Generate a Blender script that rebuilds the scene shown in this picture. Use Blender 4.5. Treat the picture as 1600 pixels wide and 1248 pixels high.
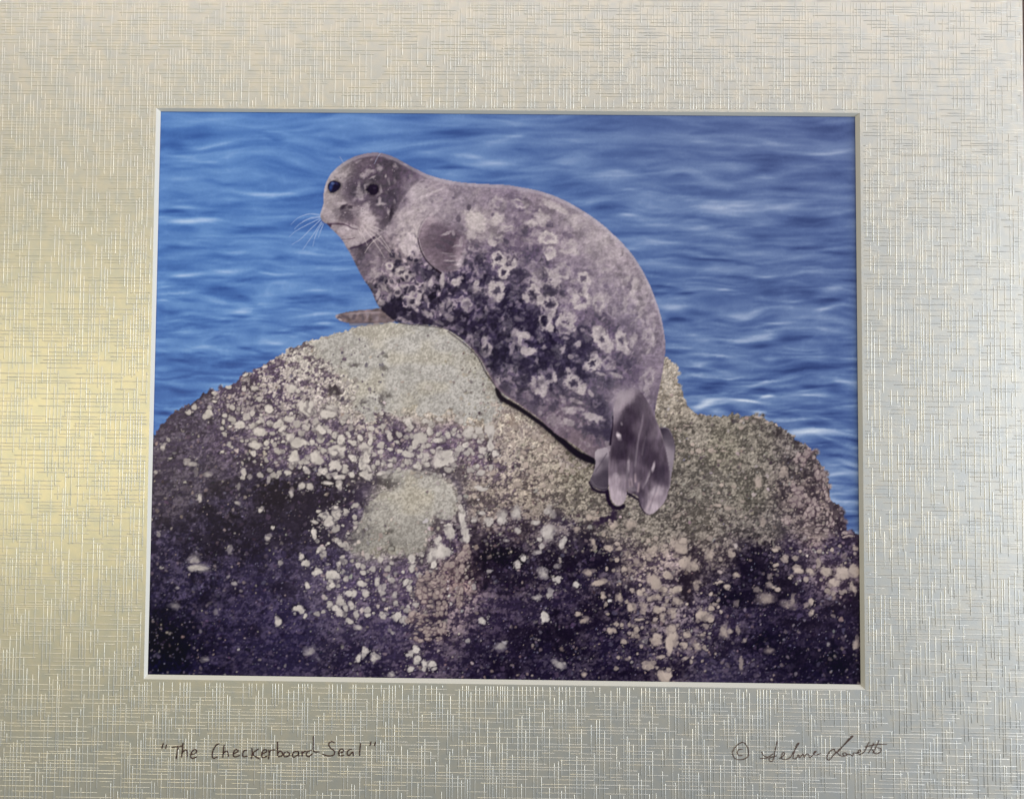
import bpy, bmesh, math
import numpy as np
from mathutils import Matrix, Vector

for o in list(bpy.data.objects): bpy.data.objects.remove(o, do_unlink=True)
scene = bpy.context.scene
COL = scene.collection

# ---------------------------------------------------------------- camera (pose measured from the mat window's four corners)
FPX = 1500.0                                    # focal length in pixels of the 1600 px wide photograph
RV = np.array([3.0981, 0.0144, -0.0175]); TV = np.array([-0.0025, -0.0021, 0.3294])
def rodrigues(r):
    th = np.linalg.norm(r); k = r / th
    K = np.array([[0, -k[2], k[1]], [k[2], 0, -k[0]], [-k[1], k[0], 0]])
    return np.eye(3) + math.sin(th) * K + (1 - math.cos(th)) * K @ K
RM = rodrigues(RV)
CAM = -RM.T @ TV                                # camera place above the board, metres
cam_data = bpy.data.cameras.new('camera'); cam = bpy.data.objects.new('camera', cam_data); COL.objects.link(cam)
cam_data.sensor_width = 36.0; cam_data.lens = FPX / 1600 * 36.0
cam_data.clip_start = 0.01; cam_data.clip_end = 50
M = Matrix((RM.T @ np.diag([1.0, -1.0, -1.0])).tolist()).to_4x4(); M.translation = Vector(CAM.tolist())
cam.matrix_world = M
scene.camera = cam

# ---------------------------------------------------------------- light: a dim room, a cool window to the upper right, an added warm light for the yellow sheen at left
world = bpy.data.worlds.new('World'); scene.world = world; world.use_nodes = True
bg = world.node_tree.nodes['Background']; bg.inputs[0].default_value = (0.62, 0.80, 1.0, 1); bg.inputs[1].default_value = 0.13
def area(name, loc, target, size, size_y, power, col):
    d = bpy.data.lights.new(name, 'AREA'); d.shape = 'RECTANGLE'; d.size = size; d.size_y = size_y
    d.energy = power; d.color = col
    o = bpy.data.objects.new(name, d); COL.objects.link(o); o.location = loc
    o.rotation_euler = (Vector(target) - Vector(loc)).to_track_quat('-Z', 'Y').to_euler()
    return o
area('window_light', (1.75, 0.0, 1.0), (0.0, 0.0, 0.0), 1.0, 1.1, 36.0, (0.92, 0.97, 1.0))
area('ceiling_light', (0.0, 0.66, 0.72), (0.0, 0.1, 0.0), 2.2, 0.24, 6.2, (1.0, 0.90, 0.80))
area('sheen_light', (-0.282, -0.01, 0.40), (-0.14, 0.0, 0.0), 0.12, 0.50, 0.68, (1.0, 0.86, 0.38))  # added light; its reflection stands in for the board's yellow pearl sheen

vs = scene.view_settings
vs.view_transform = 'Standard'; vs.look = 'None'; vs.exposure = 0.0; vs.gamma = 1.0; vs.use_curve_mapping = False
scene.render.engine = 'CYCLES'
scene.cycles.max_bounces = 5
INK_GAIN, INK_VEIL = np.array([1.06, 1.08, 1.20]), 0.004

def project(x, y, z):                            # board point -> pixel of the 1600 x 1248 photograph
    c = np.stack([x, y, np.broadcast_to(z, np.shape(x))], -1) @ RM.T + TV
    return 800 + FPX * c[..., 0] / c[..., 2], 624 + FPX * c[..., 1] / c[..., 2]
def on_board(px, py, z):                         # measured pixel -> point of the board plane at height z
    d = RM.T @ np.array([(px - 800) / FPX, (py - 624) / FPX, 1.0])
    s = (z - CAM[2]) / d[2]
    return (CAM[0] + s * d[0], CAM[1] + s * d[1], z)

def prop(o, label=None, category=None, group=None, kind=None):
    if label: o['label'] = label
    if category: o['category'] = category
    if group: o['group'] = group
    if kind: o['kind'] = kind
    return o
def empty(name, loc=(0, 0, 0)):
    o = bpy.data.objects.new(name, None); COL.objects.link(o); o.location = loc; o.empty_display_size = .02
    return o
def mesh_obj(name, verts, faces, mat, parent=None, smooth=False):
    me = bpy.data.meshes.new(name)
    me.from_pydata([tuple(map(float, v)) for v in verts], [], faces); me.update()
    if mat: me.materials.append(mat)
    if smooth:
        for p in me.polygons: p.use_smooth = True
    o = bpy.data.objects.new(name, me); COL.objects.link(o); o.parent = parent
    return o
def np_mesh(name, V, F, mat, parent=None, attr=None, smooth=False):
    """V (n,3), F (m,4) arrays"""
    me = bpy.data.meshes.new(name)
    me.vertices.add(len(V)); me.vertices.foreach_set('co', np.ascontiguousarray(V, np.float32).ravel())
    k = F.shape[1]
    me.loops.add(F.size); me.loops.foreach_set('vertex_index', np.ascontiguousarray(F, np.int32).ravel())
    me.polygons.add(len(F)); me.polygons.foreach_set('loop_start', np.arange(0, F.size, k, dtype=np.int32))
    me.update(calc_edges=True); me.validate()
    if attr is not None:
        a = me.color_attributes.new('ink', 'FLOAT_COLOR', 'POINT')
        a.data.foreach_set('color', np.concatenate([attr, np.ones((len(attr), 1))], 1).astype(np.float32).ravel())
    if mat: me.materials.append(mat)
    if smooth: me.polygons.foreach_set('use_smooth', np.ones(len(F), bool))
    o = bpy.data.objects.new(name, me); COL.objects.link(o); o.parent = parent
    return o

# ---------------------------------------------------------------- materials
def material(name):
    m = bpy.data.materials.new(name); m.use_nodes = True
    return m, m.node_tree.nodes, m.node_tree.links, m.node_tree.nodes['Principled BSDF']
def mat_pearl():
    m, N, L, B = material('pearl_paper')
    tc = N.new('ShaderNodeTexCoord')
    n1 = N.new('ShaderNodeTexNoise'); n1.inputs['Scale'].default_value = 260; n1.inputs['Detail'].default_value = 3
    n2 = N.new('ShaderNodeTexNoise'); n2.inputs['Scale'].default_value = 2600; n2.inputs['Detail'].default_value = 2
    L.new(tc.outputs['Object'], n1.inputs['Vector']); L.new(tc.outputs['Object'], n2.inputs['Vector'])
    ramp = N.new('ShaderNodeValToRGB'); L.new(n1.outputs['Fac'], ramp.inputs[0])
    ramp.color_ramp.elements[0].position = .35; ramp.color_ramp.elements[0].color = (.615, .615, .605, 1)
    ramp.color_ramp.elements[1].position = .68; ramp.color_ramp.elements[1].color = (.70, .665, .605, 1)
    L.new(ramp.outputs[0], B.inputs['Base Color'])
    B.inputs['Metallic'].default_value = .74; B.inputs['Roughness'].default_value = .45
    bp = N.new('ShaderNodeBump'); bp.inputs['Strength'].default_value = .22; bp.inputs['Distance'].default_value = .00006
    L.new(n2.outputs['Fac'], bp.inputs['Height']); L.new(bp.outputs[0], B.inputs['Normal'])
    return m
def mat_core():
    m, N, L, B = material('mat_core')
    n = N.new('ShaderNodeTexNoise'); n.inputs['Scale'].default_value = 900
    r = N.new('ShaderNodeValToRGB'); L.new(n.outputs['Fac'], r.inputs[0])
    r.color_ramp.elements[0].color = (.64, .63, .61, 1); r.color_ramp.elements[1].color = (.74, .73, .71, 1)
    L.new(r.outputs[0], B.inputs['Base Color']); B.inputs['Roughness'].default_value = .8; B.inputs['Specular IOR Level'].default_value = .2
    return m
def mat_print():
    m, N, L, B = material('photo_ink')
    a = N.new('ShaderNodeAttribute'); a.attribute_name = 'ink'
    L.new(a.outputs['Color'], B.inputs['Base Color'])
    B.inputs['Roughness'].default_value = .34; B.inputs['Specular IOR Level'].default_value = .14
    n = N.new('ShaderNodeTexNoise'); n.inputs['Scale'].default_value = 1800
    tc = N.new('ShaderNodeTexCoord'); L.new(tc.outputs['Object'], n.inputs['Vector'])
    bp = N.new('ShaderNodeBump'); bp.inputs['Strength'].default_value = .08; bp.inputs['Distance'].default_value = .00004
    L.new(n.outputs['Fac'], bp.inputs['Height']); L.new(bp.outputs[0], B.inputs['Normal'])
    return m
def mat_plain(name, c0, c1, rough, scale=400, stretch=(1, 1, 1)):
    m, N, L, B = material(name)
    tc = N.new('ShaderNodeTexCoord'); mp = N.new('ShaderNodeMapping'); mp.inputs['Scale'].default_value = stretch
    n = N.new('ShaderNodeTexNoise'); n.inputs['Scale'].default_value = scale; n.inputs['Detail'].default_value = 4
    L.new(tc.outputs['Object'], mp.inputs['Vector']); L.new(mp.outputs[0], n.inputs['Vector'])
    r = N.new('ShaderNodeValToRGB'); L.new(n.outputs['Fac'], r.inputs[0])
    r.color_ramp.elements[0].position = .3; r.color_ramp.elements[0].color = (*c0, 1)
    r.color_ramp.elements[1].position = .7; r.color_ramp.elements[1].color = (*c1, 1)
    L.new(r.outputs[0], B.inputs['Base Color']); B.inputs['Roughness'].default_value = rough
    return m
PEARL, CORE, INK = mat_pearl(), mat_core(), mat_print()
PAPER = mat_plain('photo_paper', (.78, .78, .78), (.84, .84, .83), .5)
PEN = mat_plain('brown_pen_ink', (.028, .010, .008), (.07, .03, .026), .85, 700)
PEN_FINE = mat_plain('fine_brown_pen_ink', (.055, .024, .022), (.12, .066, .06), .85, 700)
WOOD = mat_plain('dark_wood', (.035, .014, .010), (.075, .032, .022), .45, 60, (1, 12, 1))

# ---------------------------------------------------------------- table
mesh_obj('tabletop', [(-.5, -.42, -.02), (.5, -.42, -.02), (.5, .42, -.02), (-.5, .42, -.02), (-.5, -.42, 0), (.5, -.42, 0), (.5, .42, 0), (-.5, .42, 0)],
         [(4, 5, 6, 7), (0, 3, 2, 1), (0, 1, 5, 4), (1, 2, 6, 5), (2, 3, 7, 6), (3, 0, 4, 7)], WOOD)['kind'] = 'structure'

# ---------------------------------------------------------------- mat board
Z_PRINT, Z_FACE, Z_BACK = .0005, .0019, .0007
INNER = [on_board(*p, Z_BACK) for p in ((251.2, 174.3), (1336.2, 182.6), (1344.8, 1069.0), (230.8, 1053.2))]     # TL TR BR BL
OUTER = [on_board(*p, Z_FACE) for p in ((244.0, 169.0), (1343.6, 176.8), (1352.0, 1077.0), (224.6, 1060.4))]
XR = on_board(1598.6, 90, Z_FACE)[0]; YT = on_board(1520, .4, Z_FACE)[1]
XL, YB = XR - 14 * .0254, YT - 11 * .0254
mat_board = empty('mat_board', (0, 0, Z_BACK))
prop(mat_board, 'pearly champagne mat board with crosshatch embossing framing the seal picture', 'mat board')
def rel(v): return (v[0], v[1], v[2] - Z_BACK)
b = [(XL, YT, Z_FACE), (XR, YT, Z_FACE), (XR, YB, Z_FACE), (XL, YB, Z_FACE)]
lo = [(x, y, Z_BACK) for x, y, z in b]
V = [rel(v) for v in b + OUTER + lo + INNER]
F = []
for i in range(4):
    j = (i + 1) % 4
    F += [(i, i + 4, j + 4, j), (i, j, j + 8, i + 8)]
    F += [(i + 8, j + 8, j + 12, i + 12)]
mesh_obj('face_sheet', V, F, PEARL, mat_board)
SIDE = ('upper', 'right', 'lower', 'left')
for i in range(4):
    j = (i + 1) % 4
    n = 24
    vv, ff = [], []
    for k in range(n + 1):
        t = k / n
        for A, Bq in ((OUTER[i], OUTER[j]), (INNER[i], INNER[j])):
            p = np.array(A) * (1 - t) + np.array(Bq) * t
            vv.append(rel(p))
    for k in range(n): ff.append((2 * k, 2 * k + 1, 2 * k + 3, 2 * k + 2))
    o = mesh_obj('bevel_edge', vv, ff, CORE, mat_board)
    o['label'] = f'white bevelled core of the {SIDE[i]} window edge'

# embossed crosshatch: thousands of short raised ridges, one joined relief
def embossing():
    r = np.random.default_rng(5)
    pxm = .2413 / 1092                          # metres per photograph pixel
    segs = []
    def walk(lo_, hi_, a0, a1, vert):
        a = a0
        while a < a1:
            p = lo_ + r.uniform(-60, 0) * pxm
            while p < hi_:
                ln = (r.uniform(18, 70) if r.uniform() < .45 else r.uniform(60, 190)) * pxm
                if vert: ln *= .8
                q = min(p + ln, hi_)
                segs.append((a + r.normal(0, .25) * pxm, max(p, lo_), q, vert))
                p = q + (r.uniform(4, 26) if r.uniform() < .6 else r.uniform(30, 90)) * pxm
            a += (r.uniform(3.4, 5.8) if r.uniform() < .6 else r.uniform(5.5, 9.5)) * pxm
    e = .0004
    walk(YB + e, YT - e, XL + e, XR - e, True)
    walk(XL + e, XR - e, YB + e, YT - e, False)
    out = []
    xs = [OUTER[0][0], OUTER[3][0]]; xe = [OUTER[1][0], OUTER[2][0]]
    m = .00035
    wx0, wx1 = min(xs) - m, max(xe) + m
    wy1, wy0 = max(OUTER[0][1], OUTER[1][1]) + m, min(OUTER[2][1], OUTER[3][1]) - m
    for a, p, q, v in segs:
        lo_, hi_, c0, c1 = (wy0, wy1, wx0, wx1) if v else (wx0, wx1, wy0, wy1)
        if c0 < a < c1:
            if p < lo_: out.append((a, p, min(q, lo_), v))
            if q > hi_: out.append((a, max(p, hi_), q, v))
        else: out.append((a, p, q, v))
    V, F = [], []
    z0 = Z_FACE - Z_BACK - .00001
    for a, p, q, v in out:
        if q - p < 4 * pxm: continue
        w = r.uniform(.62, .76) * pxm; h = r.uniform(.00011, .00014)
        i = len(V)
        sec = ((-w, 0), (-w * .35, h), (w * .35, h), (w, 0))
        for t, k in ((p, 0.0), (p + 1.5 * pxm, 1.0), (q - 1.5 * pxm, 1.0), (q, 0.0)):
            for s, hh in sec:
                x, y = (a + s, t) if v else (t, a + s)
                V.append((x, y, z0 + hh * k))
        for k in range(3):
            for s in range(3):
                f = (i + 4 * k + s, i + 4 * k + s + 1, i + 4 * k + s + 5, i + 4 * k + s + 4)
                F.append(f[::-1] if not v else f)
    V = np.array(V); F = np.array(F)
    # all faces up
    P0, P1, P2 = V[F[:, 0]], V[F[:, 1]], V[F[:, 2]]
    nz = np.cross(P1 - P0, P2 - P0)[:, 2]
    F[nz < 0] = F[nz < 0][:, ::-1]
    o = np_mesh('embossing', V, F, PEARL, mat_board)
    prop(o, 'fine raised crosshatch lines pressed into the board', kind='stuff')
    return len(out)
embossing()

# handwriting in pen below the window
def pen(name, strokes, parent, mat, width, rr, label=None):
    V, F = [], []
    z0 = Z_FACE - Z_BACK + .00018
    for st in strokes:
        P = []
        for i in range(len(st) - 1):
            p0, p1, p2, p3 = (np.array(st[k], float) for k in (max(i - 1, 0), i, i + 1, min(i + 2, len(st) - 1)))
            for t in np.arange(6) / 6:
                P.append(.5 * (2 * p1 + (p2 - p0) * t + (2 * p0 - 5 * p1 + 4 * p2 - p3) * t * t + (3 * p1 - p0 - 3 * p2 + p3) * t ** 3))
        P.append(np.array(st[-1], float)); P = np.array(P)
        T = np.gradient(P, axis=0); T /= (np.linalg.norm(T, axis=1)[:, None] + 1e-9)
        Nn = np.stack([-T[:, 1], T[:, 0]], 1)
        i0 = len(V); n = len(P)
        for k in range(n):
            w = width * (.75 + .35 * math.sin(k * .9 + P[0, 0]) ** 2 + rr.uniform(-.08, .08)) * (.55 if k in (0, n - 1) else 1)
            for s, h in ((-1, 0), (-.5, .00005), (.5, .00005), (1, 0)):
                q = on_board(P[k, 0] + Nn[k, 0] * s * w, P[k, 1] + Nn[k, 1] * s * w, Z_FACE)
                V.append((q[0], q[1], z0 + h))
        for k in range(n - 1):
            for s in range(3):
                F.append((i0 + 4 * k + s, i0 + 4 * k + s + 1, i0 + 4 * k + s + 5, i0 + 4 * k + s + 4))
    V = np.array(V); F = np.array(F)
    P0, P1, P2 = V[F[:, 0]], V[F[:, 1]], V[F[:, 2]]
    nz = np.cross(P1 - P0, P2 - P0)[:, 2]; F[nz < 0] = F[nz < 0][:, ::-1]
    o = np_mesh(name, V, F, mat, parent)
    if label: o['label'] = label
    return o
TITLE = [('quotation_mark', [[(142, 160), (132, 195)], [(162, 168), (156, 195)]]),
 ('letter', [[(195, 188), (225, 182), (262, 178)], [(235, 183), (228, 220), (222, 260)]]),
 ('letter', [[(265, 158), (262, 200), (255, 250)], [(257, 225), (275, 205), (290, 208), (292, 248)]]),
 ('letter', [[(315, 232), (345, 222), (348, 205), (335, 200), (320, 215), (312, 238), (322, 256), (352, 245)]]),
 ('letter', [[(492, 165), (475, 170), (455, 200), (447, 235), (455, 255), (480, 245)]]),
 ('letter', [[(522, 170), (517, 210), (513, 252)], [(514, 230), (530, 212), (545, 215), (548, 248)]]),
 ('letter', [[(578, 228), (605, 215), (608, 205), (595, 200), (582, 215), (580, 240), (595, 246), (620, 236)]]),
 ('letter', [[(665, 205), (648, 207), (638, 225), (642, 245), (668, 240)]]),
 ('letter', [[(695, 190), (697, 225), (692, 258)], [(738, 195), (702, 228), (745, 260)]]),
 ('letter', [[(755, 230), (785, 215), (785, 203), (770, 203), (757, 225), (762, 250), (795, 240)]]),
 ('letter', [[(800, 200), (803, 230), (798, 262)], [(802, 222), (815, 205), (845, 203)]]),
 ('letter', [[(855, 150), (855, 200), (856, 240)], [(856, 225), (870, 210), (885, 220), (882, 240), (858, 245)]]),
 ('letter', [[(905, 215), (893, 230), (900, 245), (925, 240), (930, 225), (912, 212)]]),
 ('letter', [[(985, 212), (960, 215), (948, 235), (958, 248), (985, 230), (985, 212), (988, 245)]]),
 ('letter', [[(1008, 210), (1010, 245)], [(1010, 225), (1025, 212), (1035, 210)]]),
 ('letter', [[(1070, 205), (1045, 212), (1035, 232), (1050, 245), (1075, 225)], [(1080, 115), (1080, 170), (1082, 212), (1118, 215)]]),
 ('letter', [[(1212, 160), (1195, 150), (1175, 165), (1185, 190), (1210, 210), (1205, 235), (1170, 240), (1135, 228)]]),
 ('letter', [[(1235, 225), (1265, 215), (1265, 200), (1250, 198), (1237, 220), (1245, 240), (1272, 235)]]),
 ('letter', [[(1320, 200), (1298, 205), (1290, 225), (1302, 238), (1325, 215), (1328, 240)]]),
 ('letter', [[(1375, 160), (1370, 200), (1368, 240)]]),
 ('quotation_mark', [[(1440, 150), (1432, 178)], [(1468, 152), (1460, 178)]])]
SIGN = [('copyright_mark', [[(215, 205), (165, 235), (132, 290), (150, 340), (205, 352), (255, 330), (265, 280), (240, 220), (205, 205)], [(215, 265), (185, 268), (170, 292), (185, 318), (215, 315)]]),
 ('handwritten_word', [[(505, 192), (490, 255), (478, 320), (462, 365), (436, 358), (448, 335), (500, 318)], [(372, 286), (392, 318), (430, 330), (470, 300)], [(358, 342), (430, 338)],
                       [(520, 345), (540, 332), (565, 305), (558, 290), (542, 308), (545, 345), (580, 348), (612, 332), (655, 262), (686, 214), (668, 228), (645, 290), (636, 338), (662, 342), (682, 308), (690, 336), (718, 304), (728, 332), (745, 306), (765, 308), (776, 334), (812, 300), (828, 280), (812, 292), (818, 312), (872, 300)]]),
 ('handwritten_word', [[(985, 262), (945, 280), (918, 330), (935, 356), (975, 312), (1050, 240), (1112, 180), (1136, 154), (1112, 168), (1055, 235), (1000, 290), (975, 262)], [(1000, 290), (1030, 318), (1062, 322), (1050, 302), (1072, 294), (1082, 314), (1060, 324)],
                       [(1082, 306), (1112, 308), (1130, 322), (1142, 296), (1165, 298), (1200, 280), (1188, 270), (1174, 292), (1192, 308), (1228, 286), (1256, 232), (1268, 204)], [(1262, 300), (1290, 250), (1312, 208)], [(1235, 246), (1330, 226), (1418, 224)],
                       [(1300, 300), (1330, 240), (1352, 188)], [(1335, 250), (1370, 262), (1358, 292), (1322, 302), (1292, 262)]])]
rr = np.random.default_rng(3)
def inscription(name, label, data, ox, oy, s, mat, w):
    root = empty(name); root.parent = mat_board; root['label'] = label
    for nm, st in data:
        pen(nm, [[(ox + x / s, oy + y / s) for x, y in q] for q in st], root, mat, w, rr)
inscription('title_inscription', 'handwritten title in dark brown pen at lower left', TITLE, 220, 1120, 4.0, PEN, .95)
inscription('signature', 'fine handwritten brown signature with copyright mark at lower right', SIGN, 1120, 1120, 5.333, PEN_FINE, .62)

# ---------------------------------------------------------------- the printed picture
# The print is flat: its picture is painted here by code (dabs, rings, strokes, noise)
# as ink colours, and stored as ink on a fine mesh of the paper surface.
PX0, PY0, PW, PH = 210, 160, 1152, 930
rng = np.random.default_rng(11)
YY, XX = np.mgrid[0:PH, 0:PW].astype(np.float32)
XX += PX0; YY += PY0

def blur1(a, s, ax):
    r = max(1, int(3 * s)); k = np.exp(-.5 * (np.arange(-r, r + 1) / max(s, .01)) ** 2); k = (k / k.sum()).astype(np.float32)
    p = [(0, 0)] * a.ndim; p[ax] = (r, r)
    b = np.pad(a, p, mode='edge'); o = np.zeros_like(a)
    for j, kk in enumerate(k):
        sl = [slice(None)] * a.ndim; sl[ax] = slice(j, j + a.shape[ax])
        o += kk * b[tuple(sl)]
    return o

def up_matrix(n, cells, off):
    t = (np.arange(n) / n) * cells + off
    i = np.floor(t).astype(int); f = t - i
    f = f * f * (3 - 2 * f)
    m = np.zeros((n, cells + 3), np.float32)
    m[np.arange(n), i] += 1 - f; m[np.arange(n), i + 1] += f
    return m

def noise(sx, sy, h=PH, w=PW):
    if max(sx, sy) <= 10:  # small scales: blurred white noise, no grid to be seen
        a = rng.normal(0, 1, (h, w)).astype(np.float32)
        a = blur1(blur1(a, sx * .38, 1), sy * .38, 0)
        return a / (a.std() * 1.9)
    cx, cy = max(1, int(w / sx)), max(1, int(h / sy))
    g = rng.uniform(-1, 1, (cy + 3, cx + 3)).astype(np.float32)
    return up_matrix(h, cy, rng.uniform(0, 1)) @ g @ up_matrix(w, cx, rng.uniform(0, 1)).T

def blur(a, s):
    return blur1(blur1(a, s, 0), s, 1)

def sstep(a, b, x):
    t = np.clip((x - a) / (b - a), 0, 1)
    return t * t * (3 - 2 * t)

def rank01(a):
    s = np.sort(a.ravel())[::97]
    return (np.searchsorted(s, a) / len(s)).astype(np.float32)

def smooth_path(pts, closed=False, step=2.0):
    P = np.array(pts, float); n = len(P); out = []
    for i in range(n if closed else n - 1):
        if closed: p0, p1, p2, p3 = P[i - 1], P[i], P[(i + 1) % n], P[(i + 2) % n]
        else: p0, p1, p2, p3 = P[max(i - 1, 0)], P[i], P[i + 1], P[min(i + 2, n - 1)]
        m = max(2, int(np.hypot(*(p2 - p1)) / step))
        for t in np.arange(m) / m:
            out.append(.5 * (2 * p1 + (p2 - p0) * t + (2 * p0 - 5 * p1 + 4 * p2 - p3) * t * t + (3 * p1 - p0 - 3 * p2 + p3) * t ** 3))
    if not closed: out.append(P[-1])
    return np.array(out)

def poly_mask(pts, soft=.7, smooth=True, rough=0, rscale=None):
    P = smooth_path(pts, True, 5) if smooth else np.array(pts, float)
    x0, y0 = np.floor(P.min(0) - 8).astype(int); x1, y1 = np.ceil(P.max(0) + 8).astype(int)
    x0 = max(x0, PX0); y0 = max(y0, PY0); x1 = min(x1, PX0 + PW); y1 = min(y1, PY0 + PH)
    m = np.zeros((PH, PW), np.float32)
    sl = (slice(y0 - PY0, y1 - PY0), slice(x0 - PX0, x1 - PX0))
    X, Y = XX[sl].copy(), YY[sl].copy()
    if rough:
        X += rough * (NA if rscale is None else rscale)[sl]; Y += rough * (NB if rscale is None else rscale[::-1])[sl]
    ins = np.zeros(X.shape, bool)
    Q = np.roll(P, -1, 0)
    for (ax, ay), (bx, by) in zip(P, Q):
        if ay == by: continue
        c = ((ay > Y) != (by > Y))
        ins ^= c & (X < (bx - ax) * (Y - ay) / (by - ay) + ax)
    m[sl] = ins
    return blur(m, soft) if soft else m

NA = noise(5, 5) * .6 + noise(2.5, 2.5) * .4
NB = noise(5, 5) * .6 + noise(2.5, 2.5) * .4
NL = noise(13, 13) * .7 + noise(6, 6) * .3
NM = noise(13, 13) * .7 + noise(6, 6) * .3
GR = noise(1.6, 1.6)

PANE = dict(A=(440, 220, 4.99), B=(640, 280, 4.99), C=(800, 300, 4.99), D=(500, 380, 4.99), E=(740, 480, 4.99),
            F=(860, 570, 4.99), G=(490, 225, 9.98), H=(900, 640, 6.933), R1=(225, 560, 4.99), R2=(480, 490, 4.99),
            R3=(225, 800, 4.622), R4=(500, 700, 4.99), R5=(520, 830, 4.99), R6=(760, 760, 3.9625),
            R7=(1030, 560, 4.456), R8=(1030, 800, 4.456), W1=(235, 165, 4), W2=(600, 165, 4), W3=(950, 165, 4),
            W4=(1000, 400, 4.16), W5=(235, 400, 4.458), T=(0, 0, 1))
def pp(pane, *pts):
    ox, oy, s = PANE[pane]
    return [(ox + x / s, oy + y / s) for x, y in pts]
def rows(txt):
    return [[float(v) for v in r.split(',')] for r in txt.replace('\n', ';').split(';') if r.strip()]

def window(x, y, r):
    x0 = max(int(x - r) - PX0, 0); x1 = min(int(x + r) + 2 - PX0, PW)
    y0 = max(int(y - r) - PY0, 0); y1 = min(int(y + r) + 2 - PY0, PH)
    return None if x0 >= x1 or y0 >= y1 else (slice(y0, y1), slice(x0, x1))

def ell(sl, x, y, rx, ry, ang, rough):
    a = math.radians(ang); c, s = math.cos(a), math.sin(a)
    k = rough * min(rx, ry)
    dx = XX[sl] - x + k * (NL[sl] + .9 * NA[sl]); dy = YY[sl] - y + k * (NM[sl] + .9 * NB[sl])
    return np.sqrt(((dx * c + dy * s) / rx) ** 2 + ((-dx * s + dy * c) / ry) ** 2)

def dab(img, x, y, rx, ry, ang=0, col=(255, 255, 255), a=1., soft=.4, rough=.35):
    sl = window(x, y, max(rx, ry) * (1.3 + soft + rough))
    if sl is None: return
    m = a * sstep(1 + soft, 1 - soft, ell(sl, x, y, rx, ry, ang, rough))
    if img.ndim == 3: img[sl] += (np.array(col, np.float32) - img[sl]) * m[..., None]
    else: img[sl] += col * m

def ring(img, x, y, rx, ry, ang, col, a=.8, w=.32, rough=.3, centre=None, gap=0.):
    sl = window(x, y, max(rx, ry) * 1.9)
    if sl is None: return
    d = ell(sl, x, y, rx, ry, ang, rough)
    if centre is not None:
        m = .8 * sstep(1.0, .45, d)
        img[sl] += (np.array(centre, np.float32) - img[sl]) * m[..., None]
    m = a * np.exp(-((d - .85) / w) ** 2) * np.clip(1 + .7 * NL[sl], .15, 1.2)
    img[sl] += (np.array(col, np.float32) - img[sl]) * np.clip(m, 0, 1)[..., None]

def stroke_mask(pts, wid, taper=(1, 1), smooth=True):
    P = smooth_path(pts, False, .8) if smooth else np.array(pts)
    m = np.zeros((PH, PW), np.float32); n = len(P)
    for i, (x, y) in enumerate(P):
        t = i / max(1, n - 1)
        r = wid * (taper[0] + (taper[1] - taper[0]) * t)
        sl = window(x, y, r * 2 + 2)
        if sl is None: continue
        d = np.hypot(XX[sl] - x, YY[sl] - y)
        m[sl] = np.maximum(m[sl], sstep(r + .7, max(r - .7, 0), d) * min(1, r / .5))
    return m

def stroke(img, pts, wid, col, a=1., taper=(1, 1), soft=0):
    m = stroke_mask(pts, wid, taper)
    if soft: m = blur(m, soft)
    img += (np.array(col, np.float32) - img) * (a * m)[..., None]

def idw(pts, vals, p=3.2, eps=14., q=4):
    X, Y = XX[::q, ::q], YY[::q, ::q]
    num = 0; den = 0
    for (x, y), v in zip(pts, vals):
        w = (((X - x) ** 2 + (Y - y) ** 2) + eps * eps) ** (-p / 2)
        num = num + w[..., None] * np.array(v, np.float32); den = den + w
    small = num / den[..., None]
    yi = np.minimum(np.arange(PH) / q, small.shape[0] - 1.001); xi = np.minimum(np.arange(PW) / q, small.shape[1] - 1.001)
    y0 = yi.astype(int); x0 = xi.astype(int); fy = (yi - y0)[:, None, None]; fx = (xi - x0)[None, :, None]
    g = lambda a, b: small[a][:, b]
    return ((g(y0, x0) * (1 - fx) + g(y0, x0 + 1) * fx) * (1 - fy) + (g(y0 + 1, x0) * (1 - fx) + g(y0 + 1, x0 + 1) * fx) * fy).astype(np.float32)

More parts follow.
